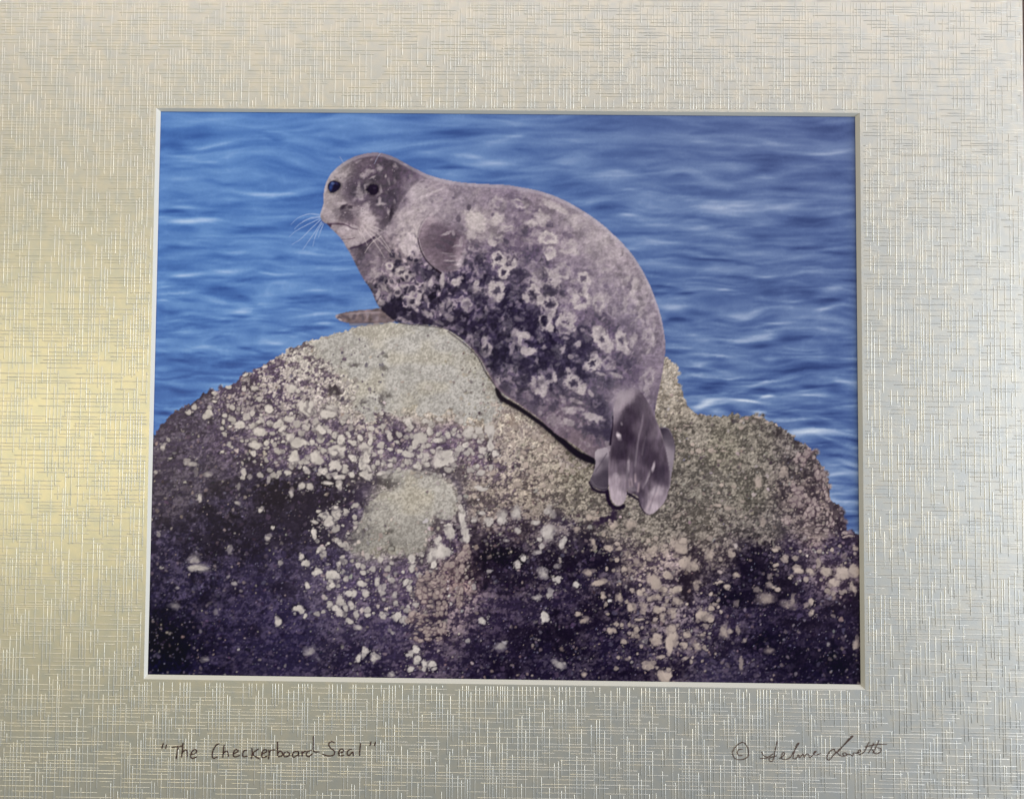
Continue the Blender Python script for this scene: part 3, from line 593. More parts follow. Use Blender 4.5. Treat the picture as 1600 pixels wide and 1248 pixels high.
def paint_rock():
    R = rows(ROCK); P = [(r[0], r[1]) for r in R]
    m = idw(P, [r[2:10] for r in R], p=3.6, eps=14)
    D, L, cov, g = m[..., 0:3], m[..., 3:6], m[..., 6], m[..., 7]
    grit = rank01(noise(2.0, 1.8) + .5 * noise(3.5, 3))
    n = rank01(noise(4.5, 3.8) * .7 + noise(9, 7) * .9 + noise(2.2, 2.0) * .75 + noise(20, 16) * .35)
    nd = rank01(noise(9, 6) * .7 + noise(22, 14) * 1.0 + noise(12, 9) * .6 + noise(3.5, 3) * .35)
    dk = sstep(78, 52, D.mean(-1))
    n = rank01(n * (1 - .3 * dk) + nd * .3 * dk)
    k = sstep(1 - cov - .38, 1 - cov + .34, n)[..., None]
    img = D * (1 - k) + L * k
    big = noise(40, 30) * .5 + noise(18, 14) * .5
    img = img * (1 + .12 * big[..., None]) * (1 + (.30 - .16 * dk)[..., None] * (grit - .5)[..., None])
    img += (dk * 5)[..., None] * np.array((0, -.2, .5), np.float32)
    g_ = img.mean(-1, keepdims=True)
    img += (g_ * np.array((.99, .95, 1.10)) - img) * (.25 * dk)[..., None]
    right = sstep(760, 1040, XX) * sstep(880, 820, YY) * (1 - dk)
    img += (g_ * np.array((1.02, .99, .94)) - img) * (.3 * right)[..., None]
    img *= (1 - .10 * right)[..., None]
    # ridges and pits, fine relief of weed and shell
    rl = noise(6, 4); sh = np.roll(rl, (1, 1), (0, 1)) - np.roll(rl, (-1, -1), (0, 1))
    img *= (1 - .10 * sh)[..., None]
    # bare pale granite faces with broken edges
    wob = noise(16, 14) * 1.0 + noise(7, 6) * .7
    for P_, (c0, c1), rough in ((DOME, ((150, 145, 141), (197, 191, 186)), 7), (BUMP, ((142, 136, 130), (188, 181, 174)), 5), (SHELF, ((128, 114, 112), (206, 191, 180)), 7)):
        pm = poly_mask(P_, .8, True, rough, wob)
        q = rank01(noise(2.0, 2.0) + .7 * noise(3.8, 3.4) + .5 * noise(9, 8))
        face = np.array(c0, np.float32) + (np.array(c1, np.float32) - np.array(c0, np.float32)) * sstep(-.25, 1.25, q)[..., None]
        warm = sstep(-.2, .8, noise(26, 22))[..., None] * np.array((2, 0, -6), np.float32)
        face = (face + warm) * (1 + .05 * big[..., None])
        if P_ is BUMP: face = face * (1.06 - .16 * sstep(760, 865, YY) - .06 * sstep(600, 555, XX))[..., None]
        if P_ is SHELF: pm = pm * sstep(.25, .6, rank01(noise(7, 7) + .6 * noise(3.5, 3.5)))
        img += (face - img) * (pm * .96)[..., None]
    # dark crevices
    for pane, txt in DARKS.items():
        ox, oy, s = PANE[pane]
        for x, y, rx, ry in rows(txt):
            px, py = ox + x / s, oy + y / s
            c = D[int(np.clip(py - PY0, 0, PH - 1)), int(np.clip(px - PX0, 0, PW - 1))]
            dab(img, px, py, rx / s, ry / s, 0, np.clip(c * .46 + np.array([4, 2, 6]), 0, 70), .62, .7, .9)
    stroke(img, [(585, 745), (612, 737), (652, 735), (682, 742), (702, 760), (713, 785)], 1.3, (206, 198, 190), .55, (.6, .8), .8)
    for pts, w, a, sf in (([(688, 735), (712, 754), (725, 785), (724, 815)], 5, .55, 3.), ([(584, 748), (560, 774), (544, 802), (536, 830)], 9, .6, 4.5), ([(600, 738), (640, 730), (676, 733)], 3, .35, 2.), ([(560, 870), (600, 880), (650, 876), (676, 862)], 7, .3, 4.)):
        stroke(img, pts, w, (52, 42, 66), a, (.7, 1), sf)
    # scattered small barnacles and grit
    lum = L.mean(-1)
    def scatter(n, r0, r1, col, a, where, asp=.25):
        xs = rng.uniform(225, 1350, n); ys = rng.uniform(500, 1072, n); u = rng.uniform(0, 1, n)
        for x, y, q in zip(xs, ys, u):
            iy, ix = int(y - PY0), int(x - PX0)
            if q > where(x, y, iy, ix): continue
            r = r0 + (r1 - r0) * rng.uniform() ** 2.2
            c = np.array(col) * rng.uniform(.86, 1.08) + rng.normal(0, 4, 3)
            dab(img, x + 0.5, y + 0.8, r * 1.15, r * 1.1, 0, D[iy, ix] * .6, a * .4, .5, .5)
            dab(img, x, y, r, r * rng.uniform(1 - asp, 1 + asp), rng.uniform(0, 180), c, a * rng.uniform(.45, 1), .4, .7)
    band = lambda x, y, iy, ix: (1 if (360 < x < 780 and 625 < y < 760) or (490 < x < 740 and 760 < y < 960) else .12) * (1 if 100 < lum[iy, ix] < 172 else .12)
    scatter(5200, .8, 3.6, (200, 188, 182), .92, band)
    spk = lambda x, y, iy, ix: 1 if (760 < x < 1320 and 640 < y < 870) or (720 < x < 900 and y < 780) else .12
    scatter(6000, .8, 2.6, (186, 172, 160), .66, spk)
    scatter(3600, .8, 2.6, (70, 56, 66), .6, spk, .5)
    low = lambda x, y, iy, ix: .9 if (940 < x < 1140 and 830 < y < 1040) else (.5 if y > 860 and x > 740 else .15)
    scatter(2200, .8, 3.4, (176, 156, 148), .7, low)
    gl = lambda x, y, iy, ix: 1 if lum[iy, ix] < 110 else .1
    scatter(2600, .6, 1.5, (150, 142, 168), .6, gl, .5)
    dim = lambda x, y, iy, ix: .35 + .65 * (NL[iy, ix] > .1) if lum[iy, ix] < 118 else 0
    scatter(5200, .8, 3.6, (108, 94, 116), .55, dim, .6)
    scatter(2600, .7, 2.4, (160, 146, 152), .6, dim, .6)
    scatter(3000, .9, 3.6, (26, 19, 42), .5, dim, .6)
    dome = lambda x, y, iy, ix: 1 if lum[iy, ix] > 170 else 0
    scatter(2600, .7, 1.9, (216, 208, 196), .55, dome)
    scatter(900, .7, 1.5, (112, 100, 108), .5, dome)
    sl_ = lambda x, y, iy, ix: 1 if 380 < x < 560 and 540 < y < 650 else 0
    scatter(3600, 1, 3.6, (186, 176, 172), .7, sl_, .4)
    scatter(3000, 1, 3.2, (72, 58, 82), .7, lambda x, y, iy, ix: .8 if 380 < x < 600 and 530 < y < 650 and (x - 380) * .45 + 540 > y - 90 + 40 * NL[iy, ix] - 0 and y > 790 - .5 * x + 30 * NM[iy, ix] else 0, .5)
    for x0, x1, y0, y1, cnt in ((395, 775, 640, 745, 210), (495, 560, 790, 965, 60), (560, 690, 862, 965, 55), (770, 900, 640, 760, 110), (940, 1130, 840, 1050, 130), (1200, 1345, 850, 930, 40), (330, 460, 600, 700, 50), (690, 760, 650, 740, 40)):
        for i in range(cnt):
            x, y = rng.uniform(x0, x1), rng.uniform(y0, y1)
            if NL[int(y - PY0), int(x - PX0)] < -.1 and rng.uniform() < .7: continue
            r = rng.uniform(1.8, 5.6) * (.8 if x > 760 else 1); c = np.array((204, 194, 188) if x < 760 else (188, 170, 160)) * rng.uniform(.86, 1.03)
            dab(img, x + .4, y + .9, r * 1.15, r * 1.1, 0, D[int(y - PY0), int(x - PX0)] * .6, .4, .4, .4)
            dab(img, x, y, r, r * rng.uniform(.75, 1.1), 0, c, rng.uniform(.7, .95), .3, .45)
            if r > 3: dab(img, x + .3 * r, y + .4 * r, r * .5, r * .4, 0, c * .86, .4, .7, .5)
    # barnacle lumps that can be told apart
    for pane, txt in BARN.items():
        pk = pane.endswith('p')
        ox, oy, s = PANE[pane.rstrip('p')]
        for r in rows(txt):
            x, y, rx, ry = r[:4]; a = r[4] if len(r) > 4 else .95
            x, y, rx, ry = ox + x / s, oy + y / s, rx / s, ry / s
            base = np.array((188, 170, 162) if pk else ((206, 196, 190) if x < 900 else (190, 172, 160)))
            iy, ix = int(np.clip(y - PY0, 0, PH - 1)), int(np.clip(x - PX0, 0, PW - 1))
            sh = np.clip(D[iy, ix] * .6, 0, 255)
            dab(img, x + .4, y + .9, rx * 1.08 + .5, ry * 1.08 + .5, 0, sh, a * .4, .4, .6)
            nb = int(5 + rx * ry / 16) if pk else (1 if rx < 5 else int(2 + rx * ry / 30))
            for j in range(nb):
                qx, qy = (0, 0) if nb == 1 else ((rng.uniform(-.9, .9), rng.uniform(-.9, .9)) if pk else (rng.uniform(-.55, .55), rng.uniform(-.55, .55)))
                kx = 1.0 if nb == 1 else (rng.uniform(2.2, 4.6) / max(rx, ry) if pk else rng.uniform(.45, .7))
                if pk: dab(img, x + qx * rx + .4, y + qy * ry + .8, rx * kx * 1.25, ry * kx * 1.25, 0, (84, 64, 76), .55, .4, .4)
                c = base * rng.uniform(.84 if pk else .9, 1.04)
                dab(img, x + qx * rx, y + qy * ry, rx * kx, ry * kx, 0, c, a * (.92 if not pk else .8), .32, .42)
                dab(img, x + (qx + .3) * rx * kx, y + (qy + .4) * ry * kx, rx * kx * .5, ry * kx * .4, 0, c * .86, a * .35, .7, .6)
                if rng.uniform() < .3: dab(img, x + qx * rx, y + qy * ry, .9, .8, 0, c * .66, .5, .5, .3)
            for j in range(int(2 + rx * ry / 14)):  # crumbs round the lump
                t, q = rng.uniform(0, 6.283), rng.uniform(.9, 1.6)
                dab(img, x + q * rx * math.cos(t), y + q * ry * math.sin(t), rng.uniform(.5, 1.7), rng.uniform(.5, 1.4), 0, base * rng.uniform(.8, 1), a * .7, .4, .4)
    return img.astype(np.float32)
# ---- seal
SEAL_OUT = [(554, 245), (576, 239.5), (596, 239.5), (616, 246), (640, 259), (666, 272), (690, 279.5), (720, 285), (752, 287.5), (788, 289), (812, 292.5), (844, 299), (877, 311),
            (910, 329), (940, 350), (960, 368), (976, 384), (993, 405), (1012, 438), (1026, 473), (1034, 500), (1039, 530), (1039.5, 546), (1038, 562), (1034, 588),
            (1029, 612), (1024, 640), (1020, 690), (990, 720), (950, 722), (929, 716), (910, 704), (890, 690), (868, 677), (844, 655), (816, 635), (781, 611), (768, 592), (760, 578), (750, 560),
            (731, 538), (715, 525), (700, 516), (686, 511), (670, 508), (640, 506), (618, 502), (608, 495), (594, 482), (586, 468), (580, 454), (568, 436), (556, 414), (548, 397), (541, 386),
            (533, 373), (517, 357), (511, 350.5), (503, 345), (500.5, 335), (505, 320), (505.5, 306), (508.5, 289), (517, 272), (534, 256)]
SEAL_COL = """580,245,128,108,122;600,258,108,90,106;640,270,112,94,110;620,310,98,80,100;560,300,102,86,102;600,285,112,95,108;525,268,165,150,150;514,310,168,152,152;530,330,165,150,148;548,345,122,102,112;572,345,172,154,150
560,375,166,148,146;592,320,112,96,112;605,345,112,94,108;650,300,184,168,170;630,340,192,175,173;640,372,198,181,178;612,384,150,132,136;592,400,128,110,120;570,402,112,95,110;690,292,170,152,158;722,300,152,136,144
760,298,152,134,144;800,304,142,124,137;850,310,152,134,142;900,335,167,150,154;940,370,176,159,161;970,410,172,154,158;1000,440,166,149,153;1020,480,156,139,146;1032,540,146,129,139;1022,600,140,122,133
760,350,165,148,150;820,370,128,110,124;870,380,150,132,140;900,420,148,131,140;950,450,157,140,148;980,500,142,126,138;830,412,102,86,106;780,402,106,89,108;850,450,102,86,104;900,480,122,105,120;950,520,117,100,116;1000,540,142,125,136
760,440,76,61,86;800,480,64,50,78;850,520,62,48,76;720,440,78,63,88;700,480,72,57,84;650,450,96,80,99;620,440,125,108,118;598,450,120,104,115;620,485,52,40,68;680,500,76,61,85;740,520,62,48,75;780,560,62,50,76;840,570,72,58,84
900,560,76,62,87;940,590,105,90,108;980,580,117,100,116;780,600,98,82,100;830,632,98,81,98;870,662,126,107,116;900,690,132,112,118;900,640,116,99,111;940,640,96,81,99;960,620,150,133,141;740,560,74,60,84;700,400,120,103,116;690,420,92,76,96"""
LIGHT = (206, 190, 184); DARK = (52, 39, 66)
SEAL_RINGS = dict(  # x, y, rx, ry, angle, strength, 1 = dark centre
B="""700,180,55,45,0,.45,0;860,190,70,30,10,.6,0;760,385,50,28,0,.6,0;670,480,55,45,0,.7,0;1080,460,70,42,0,.8,0;1090,570,42,38,0,.85,0;1245,530,62,52,0,.5,0;700,620,52,48,0,.9,1;780,655,55,42,0,.95,1;740,725,38,36,0,.8,1
1040,770,95,68,0,.75,0;1190,720,58,55,0,.55,0;955,905,68,52,0,1,1;1080,970,66,58,0,1,1;680,865,52,62,0,1,1;1355,775,40,40,0,.7,1;1335,945,72,62,0,.95,0;1480,970,48,70,0,.4,0;1060,1100,45,70,0,.6,1;1220,1110,58,60,0,.65,0
1340,330,60,50,0,.25,0;1430,640,70,60,0,.15,0;160,90,50,20,0,.4,0;70,220,50,30,0,.4,0;220,160,40,20,0,.3,0""",
C="675,870,42,62,0,.4,0;940,900,55,52,0,.4,0;860,1150,38,68,-15,.6,0;1070,1120,35,55,0,.45,0;700,1130,45,85,-28,.7,1;990,1020,40,40,0,.3,0;750,560,60,50,0,.2,0;640,420,60,40,0,.2,0",
E="720,150,68,68,0,.5,0;1010,270,48,98,-30,.65,0;1160,280,42,78,-20,.6,0;1350,220,35,50,0,.35,0;930,440,56,56,0,.75,1;1050,440,48,40,0,.4,0;780,590,62,55,0,.7,1;1370,540,42,66,0,.5,0;100,330,32,48,0,.6,1",
D="545,175,32,32,0,.85,0;640,225,50,26,-15,.6,1;680,260,30,30,0,.5,1;710,365,38,40,0,.6,1;775,380,28,28,0,.7,1;600,385,30,34,0,.6,1;1140,480,34,48,0,.5,1;990,500,45,70,20,.45,1;480,340,35,30,0,.4,1;560,300,30,25,0,.4,1;720,455,42,40,0,.6,1")
SEAL_LIGHT = dict(  # x, y, rx, ry, angle, alpha
B="""1110,200,80,24,25,.7;1190,250,50,18,25,.6;500,290,80,45,20,.85;520,350,75,65,0,.75;480,440,40,40,0,.6;690,300,58,33,0,.7;650,340,38,28,0,.6;650,505,38,28,30,.8;950,350,50,30,0,.85;1030,300,65,38,0,.7;1040,350,30,30,0,.6
1030,470,30,25,0,.7;1090,590,28,28,0,.7;1130,790,45,45,0,.6;980,850,50,20,0,.6;900,930,28,28,0,.8;1020,950,30,40,0,.8;1100,1060,26,55,20,.85;1090,1150,22,30,0,.7;640,830,25,35,0,.8;700,920,32,35,0,.9;720,830,18,35,0,.8;520,820,22,42,10,.8;540,850,30,16,0,.7
1370,860,24,50,0,.8;1290,940,35,30,0,.7;1340,1000,40,28,0,.8;880,1215,48,30,0,.75;820,1200,28,38,0,.5;360,800,34,30,0,.7;440,970,22,48,0,.45;400,770,20,16,0,.6;560,560,50,18,0,.35;1250,560,50,20,0,.4
810,660,20,28,0,.7;660,600,20,30,0,.7;740,765,24,12,0,.7;260,780,14,55,0,.6;160,810,14,50,20,.45;310,1080,40,26,20,.5;70,940,24,40,10,.55;20,890,30,16,0,.6;600,1020,14,40,0,.3;1240,1160,60,18,30,.5;140,1050,40,24,20,.5""",
C="""960,720,24,65,10,.55;950,800,26,40,0,.5;1000,870,40,30,0,.45;880,860,20,50,0,.4;640,1110,30,22,0,.6;770,1180,16,55,-25,.6;940,1170,18,42,0,.5;1110,1040,14,50,0,.35;1060,1000,14,40,0,.3;830,1100,24,26,0,.6;1000,950,18,40,0,.35;1100,1150,12,60,0,.3
560,640,30,14,0,.7;600,690,14,40,0,.6;720,370,50,30,0,.25;830,480,60,40,0,.2;480,220,60,40,20,.3;880,600,40,30,0,.2""",
E="""400,215,44,26,0,.85;365,260,18,42,0,.7;440,345,66,26,-15,.85;390,330,26,34,0,.8;300,320,16,60,15,.45;100,250,16,30,0,.5;130,330,14,40,0,.6;600,150,22,42,0,.8;700,330,22,36,30,.7;760,385,18,18,0,.6;810,290,20,28,0,.7;550,310,22,14,0,.5
1260,240,18,42,0,.5;880,470,28,32,40,.7;990,520,42,14,10,.6;1110,530,58,14,22,.6;930,400,30,16,0,.6;470,580,26,40,0,.75;530,570,32,50,0,.85;545,650,28,50,10,.85;500,650,34,24,0,.8;630,540,20,46,0,.8;590,580,40,16,-30,.6
850,640,28,48,20,.85;910,670,16,30,-30,.6;830,665,40,18,0,.6;740,490,14,26,-20,.7;770,530,50,12,20,.6;1350,650,30,38,0,.45;740,800,56,28,20,.65;800,735,60,16,18,.6;930,860,92,30,18,.75;740,900,48,26,0,.55;800,790,60,12,10,.4
240,170,10,18,0,.5;230,480,20,20,0,.3;190,570,14,40,-20,.35;520,830,22,24,0,.45;700,700,26,14,0,.4;850,180,16,20,-40,.5;960,210,30,20,30,.6;1060,340,20,40,-20,.5;1130,230,22,20,0,.6;1200,340,16,30,0,.5;720,240,20,14,0,.5;320,640,24,14,40,.3;500,410,12,24,0,.4""",
D="""620,200,40,16,-25,.6;650,40,20,50,-20,.6;700,60,14,45,20,.6;730,250,24,20,0,.6;860,180,14,30,20,.5;950,300,14,60,0,.6;870,320,14,40,0,.5;820,340,16,40,0,.5;770,440,18,50,0,.6;740,510,40,14,40,.5;830,440,14,40,-20,.5;1060,300,34,30,0,.65
500,350,40,14,40,.5;450,400,16,40,10,.55;480,460,26,26,0,.55;540,420,16,40,20,.5;640,340,16,24,0,.6;690,420,50,14,0,.6;560,240,50,14,30,.35;420,240,30,30,0,.4;640,590,36,14,10,.5;690,620,50,12,10,.45;850,560,40,20,40,.4;930,620,40,12,30,.35
1000,470,14,40,20,.5;950,480,26,14,-30,.5;1170,730,26,18,0,.5;1190,770,12,40,0,.5;1280,760,16,60,0,.55;1320,830,18,40,10,.55;1380,1080,18,44,0,.45;1300,850,24,14,0,.4""")
SEAL_DARK = dict(
B="""645,275,18,14,0,.6;700,235,44,11,0,.5;1090,355,24,20,0,.7;870,245,20,12,0,.4;980,255,38,14,0,.4;910,430,34,28,0,.5;900,650,70,26,-20,.6;860,740,60,36,-20,.7;790,860,55,50,0,.75;680,868,26,24,0,.9;700,780,40,24,0,.6;560,920,50,40,0,.6
700,1010,80,40,0,.6;820,1110,60,40,0,.75;960,1170,80,40,20,.6;660,1090,50,40,0,.5;450,830,60,30,-20,.5;590,780,50,28,0,.6;955,905,26,26,0,.6;1075,975,36,36,0,.55;1020,850,120,12,8,.5;1300,720,24,30,0,.4;1230,670,20,16,0,.5;1040,410,30,10,0,.5;750,480,18,22,0,.5
130,730,50,36,20,.6;50,690,30,30,0,.6;20,960,30,30,0,.7;260,920,40,30,-20,.5;340,740,40,24,0,.5;90,1070,70,30,25,.6;1370,1170,70,36,30,.5;340,150,14,14,0,.5;460,220,12,22,10,.7;380,310,18,18,0,.6;850,150,90,12,8,.3;560,680,60,30,0,.35""",
C="""570,1100,60,70,0,.6;560,1210,80,40,0,.6;430,330,50,22,20,.4;290,250,22,18,0,.5;700,960,60,30,20,.45;910,720,30,30,20,.3;60,1010,60,50,0,.5;260,1040,40,50,-20,.5;450,1200,60,40,0,.4;740,740,20,18,0,.4;640,890,30,20,40,.35""",
E="""850,260,90,80,30,.6;320,120,90,45,0,.55;330,400,60,50,0,.6;430,460,80,40,0,.6;560,440,60,40,0,.5;640,390,50,50,0,.4;850,520,50,60,-40,.7;700,610,60,60,0,.55;780,580,44,38,0,.5;600,620,24,40,0,.6;620,770,36,60,20,.5;200,250,60,60,0,.45
960,980,110,45,8,.75;900,950,60,30,0,.5;1050,980,30,60,0,.7;760,690,60,30,0,.45;960,750,80,40,10,.35;1180,420,70,50,20,.4;1040,600,40,40,0,.3;490,720,60,40,0,.4;400,600,40,60,0,.4;1000,250,26,50,-30,.5;1150,270,20,46,-20,.45;40,200,20,60,0,.5;740,260,40,30,0,.5;940,440,24,30,0,.5""",
D="""590,510,72,56,10,.85;530,520,50,40,40,.6;700,580,80,24,18,.7;820,590,60,22,30,.6;850,240,30,50,0,.7;760,200,20,40,0,.7;840,380,24,22,0,.75;720,450,32,26,0,.8;775,382,16,14,0,.9;900,210,50,12,35,.6;1000,330,34,40,0,.6;960,420,40,18,-30,.6;465,310,24,22,0,.7
340,200,40,70,20,.35;900,500,20,50,-20,.5;790,460,18,60,-15,.6;640,170,34,14,0,.6;1120,330,50,40,0,.6;1260,430,50,50,0,.5;1380,370,28,26,0,.6;1060,560,60,40,0,.4;970,520,24,50,0,.6;1090,640,60,40,20,.4;880,620,60,14,30,.5;320,30,46,30,-15,.75;250,50,20,20,0,.5""")
FACE = dict(  # G pane: x, y, rx, ry, angle, alpha, tone(0..255 grey-mauve)
G="""540,740,115,170,12,.6,92;690,300,260,60,-12,.35,112;1150,430,120,120,0,.3,98;1300,780,110,160,10,.4,88;1080,620,80,110,0,.3,96;1000,1000,120,60,0,.4,104;480,455,85,42,-22,.9,208;430,530,40,60,-30,.6,190;300,560,40,30,-40,.6,190;870,425,78,32,0,.9,205;790,490,66,34,-20,.9,204;920,520,52,14,-30,.8,206
1030,390,48,44,0,.85,200;1270,340,36,32,20,.75,196;1130,505,18,28,10,.8,205;1180,580,22,52,-15,.6,180;1275,580,24,46,0,.55,170;1430,325,36,14,15,.6,180;1510,530,30,42,0,.5,165;700,275,52,14,-25,.6,185;900,240,16,20,0,.6,185;1170,230,60,14,5,.4,160;800,300,80,40,0,.2,150
740,800,62,70,20,.85,196;705,660,24,66,5,.8,190;700,720,40,50,0,.6,180;650,870,46,32,0,.6,180;1035,890,24,62,0,.9,212;1045,940,84,24,0,.9,206;845,950,44,50,20,.85,202;1265,900,16,34,0,.8,190;920,910,58,52,0,.7,92;800,575,66,38,0,.75,104;860,600,60,24,0,.6,118;1165,1070,30,46,15,.85,200
920,1175,100,55,0,.8,198;790,1055,72,52,0,.85,205;610,1010,90,28,-8,.7,186;680,1090,50,40,0,.6,178;1120,1120,50,30,0,.7,80;1210,1080,28,110,12,.85,60;1240,970,50,60,0,.5,82;230,1090,130,105,0,.75,172;430,925,80,22,-4,.8,190;330,950,40,30,0,.4,140;210,860,50,60,0,.6,172;190,990,50,50,0,.5,176
340,870,40,50,0,.4,140;560,980,26,30,0,.7,84;520,1080,92,60,15,.75,108;575,1145,80,44,0,.75,104;410,1130,50,60,0,.6,128;260,1065,30,22,0,.6,196;1050,720,20,70,0,.75,200;1020,785,60,16,-25,.6,186;830,640,50,20,-20,.7,190;800,700,22,50,0,.75,196;850,755,60,16,10,.5,150;960,620,80,22,5,.6,122
1130,760,22,26,0,.5,150;900,845,80,22,0,.5,130;1350,800,26,60,20,.5,80;1100,1010,60,16,0,.5,110;1000,700,30,30,0,.5,90;180,640,40,120,0,.5,175""",
A="""560,690,90,20,22,.5,196;500,690,70,36,15,.85,196;590,760,110,46,-8,.8,182;560,810,60,22,-10,.7,196;480,760,30,30,30,.6,182;650,690,60,40,0,.6,196;740,700,40,40,0,.7,196;620,600,60,60,0,.4,180;690,580,30,40,20,.7,200;650,545,40,16,0,.6,190
520,690,16,14,0,.7,212;620,842,56,40,-10,.9,60;580,860,30,30,0,.6,120;690,795,22,30,20,.85,64;800,640,52,30,-10,.8,88;830,610,30,20,0,.6,100;780,690,26,22,30,.8,78;740,740,24,22,0,.7,70;850,565,14,48,12,.9,58;760,620,20,20,0,.6,110;880,480,12,20,0,.5,80
700,880,60,50,0,.6,108;640,980,44,60,20,.6,104;800,800,24,50,-35,.7,84;760,860,30,60,-30,.5,96;850,800,30,30,0,.4,170;700,1050,60,40,0,.45,150;740,960,50,30,0,.5,160;830,700,40,30,-30,.5,196;950,780,60,60,0,.35,200""")

def tone(v):
    v = float(v)
    return np.array([v, v * .955 - 6, v * .90 + 10])

def paint_seal(img):
    """paints over img; returns masks of the parts"""
    H = {}
    body = poly_mask(SEAL_OUT, .6)
    R = rows(SEAL_COL)
    base = idw([(r[0], r[1]) for r in R], [r[2:5] for r in R], p=4.2, eps=14)
    s = base.copy()
    # mottled coat: pale net with dark cell centres, strongest on chest and belly
    f1, f2 = worley(9000)
    net = rank01(blur(f2 - f1, 1.3) + 1.2 * noise(5, 5))
    mott = rank01(noise(7, 7) + .7 * noise(3.5, 3.5) + .6 * noise(15, 15))
    chest = np.exp(-(((XX - 650) / 108) ** 2 + ((YY - 440) / 70) ** 2) ** 1.5)
    belly = np.exp(-(((XX - 790) / 190) ** 2 + ((YY - 520) / 95) ** 2) ** 1.5)
    pale_net = sstep(.42, .12, net) * sstep(.25, .6, mott)
    k = np.clip(chest * .66 + belly * .18, 0, 1) * pale_net
    s += (np.array((188, 170, 170)) - s) * k[..., None]
    k2 = np.clip(chest * .75 + belly * .35, 0, 1) * sstep(.55, .85, net) * sstep(.6, .3, mott)
    s += (np.array(DARK) - s) * k2[..., None]
    s *= (1 + (.055 + .10 * belly + .10 * chest)[..., None] * ((mott - .5) * 2)[..., None])
    s *= (1 + .035 * (noise(3, 3))[..., None])
    m2 = rank01(noise(9, 9) + .8 * noise(18, 18) + .5 * noise(4, 4))
    m3 = rank01(noise(8, 8) + .8 * noise(15, 15) + .5 * noise(4, 4))
    head = sstep(640, 610, XX + .4 * (YY - 300)) * sstep(400, 370, YY)
    lum = base.mean(-1)
    body_k = (1 - head) * np.clip((160 - lum) / 50, .5, 1)
    s += (np.array((196, 179, 177)) - s) * (sstep(.70, .95, m2) * .42 * body_k)[..., None]
    s += (s * .62 + np.array((6, 2, 14)) - s) * (sstep(.66, .92, m3) * .42 * body_k)[..., None]
    for pane, txt in SEAL_DARK.items():
        ox, oy, z = PANE[pane]
        for x, y, rx, ry, ang, a in rows(txt):
            px, py = ox + x / z, oy + y / z
            b = base[int(np.clip(py - PY0, 0, PH - 1)), int(np.clip(px - PX0, 0, PW - 1))]
            dab(s, px, py, rx / z, ry / z, ang, b * .35 + np.array(DARK) * .62, a * .95, .45, .55)
    for pane, txt in SEAL_RINGS.items():
        ox, oy, z = PANE[pane]
        for x, y, rx, ry, ang, a, c in rows(txt):
            px, py = ox + x / z, oy + y / z
            b = base[int(np.clip(py - PY0, 0, PH - 1)), int(np.clip(px - PX0, 0, PW - 1))]
            ring(s, px, py, rx / z, ry / z, ang, np.array(LIGHT) * .9 + b * .1, min(1, a * 1.15), .31, .42, (b * .6 + np.array(DARK) * .3) if c else None)
    for pane, txt in SEAL_LIGHT.items():
        ox, oy, z = PANE[pane]
        for x, y, rx, ry, ang, a in rows(txt):
            px, py = ox + x / z, oy + y / z
            b = base[int(np.clip(py - PY0, 0, PH - 1)), int(np.clip(px - PX0, 0, PW - 1))]
            dab(s, px, py, rx / z, ry / z, ang, np.array(LIGHT) * .88 + b * .12, min(.97, a * 1.1), .38, .5)
    for i in range(120):
        x, y = rng.uniform(735, 1030), rng.uniform(300, 640); b = base[int(y - PY0), int(x - PX0)]
        dab(s, x, y, rng.uniform(4, 11), rng.uniform(3, 7), rng.uniform(-40, 40), b * .72, rng.uniform(.2, .5), .8, .9)
    for i in range(280):  # smaller rings and flecks all over the flank
        x, y = rng.uniform(735, 1030), rng.uniform(300, 640)
        b = base[int(y - PY0), int(x - PX0)]
        edge = np.clip((1045 - x) / 120, .45, 1); r = rng.uniform(2.4, 8.5)
        ang = -70 + 40 * edge if x > 940 else rng.uniform(-30, 30)
        if rng.uniform() < .25: ring(s, x, y, r * 1.1, r * edge, ang, np.array(LIGHT) * .8 + b * .2, rng.uniform(.15, .4), .5, .9, b * .85 if rng.uniform() < .6 else None)
        else: dab(s, x, y, r * .9, r * .6 * edge, ang, np.array(LIGHT) * .75 + b * .25, rng.uniform(.2, .5), .75, .9)
    s = blur(s, .45)
    Lm = s.mean(-1, keepdims=True)
    s = (Lm - 120) * np.where(Lm < 120, 1.12, 1.12) + 110 + (s - Lm) * np.where(Lm < 105, .72, .95) + np.array((-2.5, 0, 3.5))
    # neck fold
    stroke(s, pp('A', (1060, 300), (990, 370), (920, 470), (880, 550), (820, 640)), 3.6, tone(74), .55, (.5, 1), 1.8)
    stroke(s, pp('A', (1080, 315), (1010, 385), (935, 480), (890, 570), (820, 670), (765, 735)), 1.5, tone(196), .5, (.6, .8), 1.1)
    stroke(s, pp('A', (1060, 400), (980, 520), (920, 600), (850, 700)), 9, tone(188), .4, (1, 1), 4)
    for x, y, rx, ry in rows("1160,390,50,16;1200,440,40,14;1050,500,36,18;980,590,40,16;1120,480,40,12;1250,360,40,12;1060,610,30,14;1180,330,60,12;1310,420,40,14;1000,680,26,14;900,620,24,12;960,550,20,10"):
        (x, y), = pp('A', (x, y)); dab(s, x, y, rx / 4.99, ry / 4.99, -25, tone(140), .45, .6, .6)
    for x, y, rx, ry in rows("1150,420,50,14;1230,380,40,10;1080,450,40,12;1010,560,36,12;1100,540,40,12;940,660,40,14;1020,640,40,14;1000,760,40,40;940,830,16,60;1000,860,14,60;1040,820,30,60;1180,560,60,14"):
        (x, y), = pp('A', (x, y)); dab(s, x, y, rx / 4.99, ry / 4.99, -30, tone(202), .5, .6, .6)
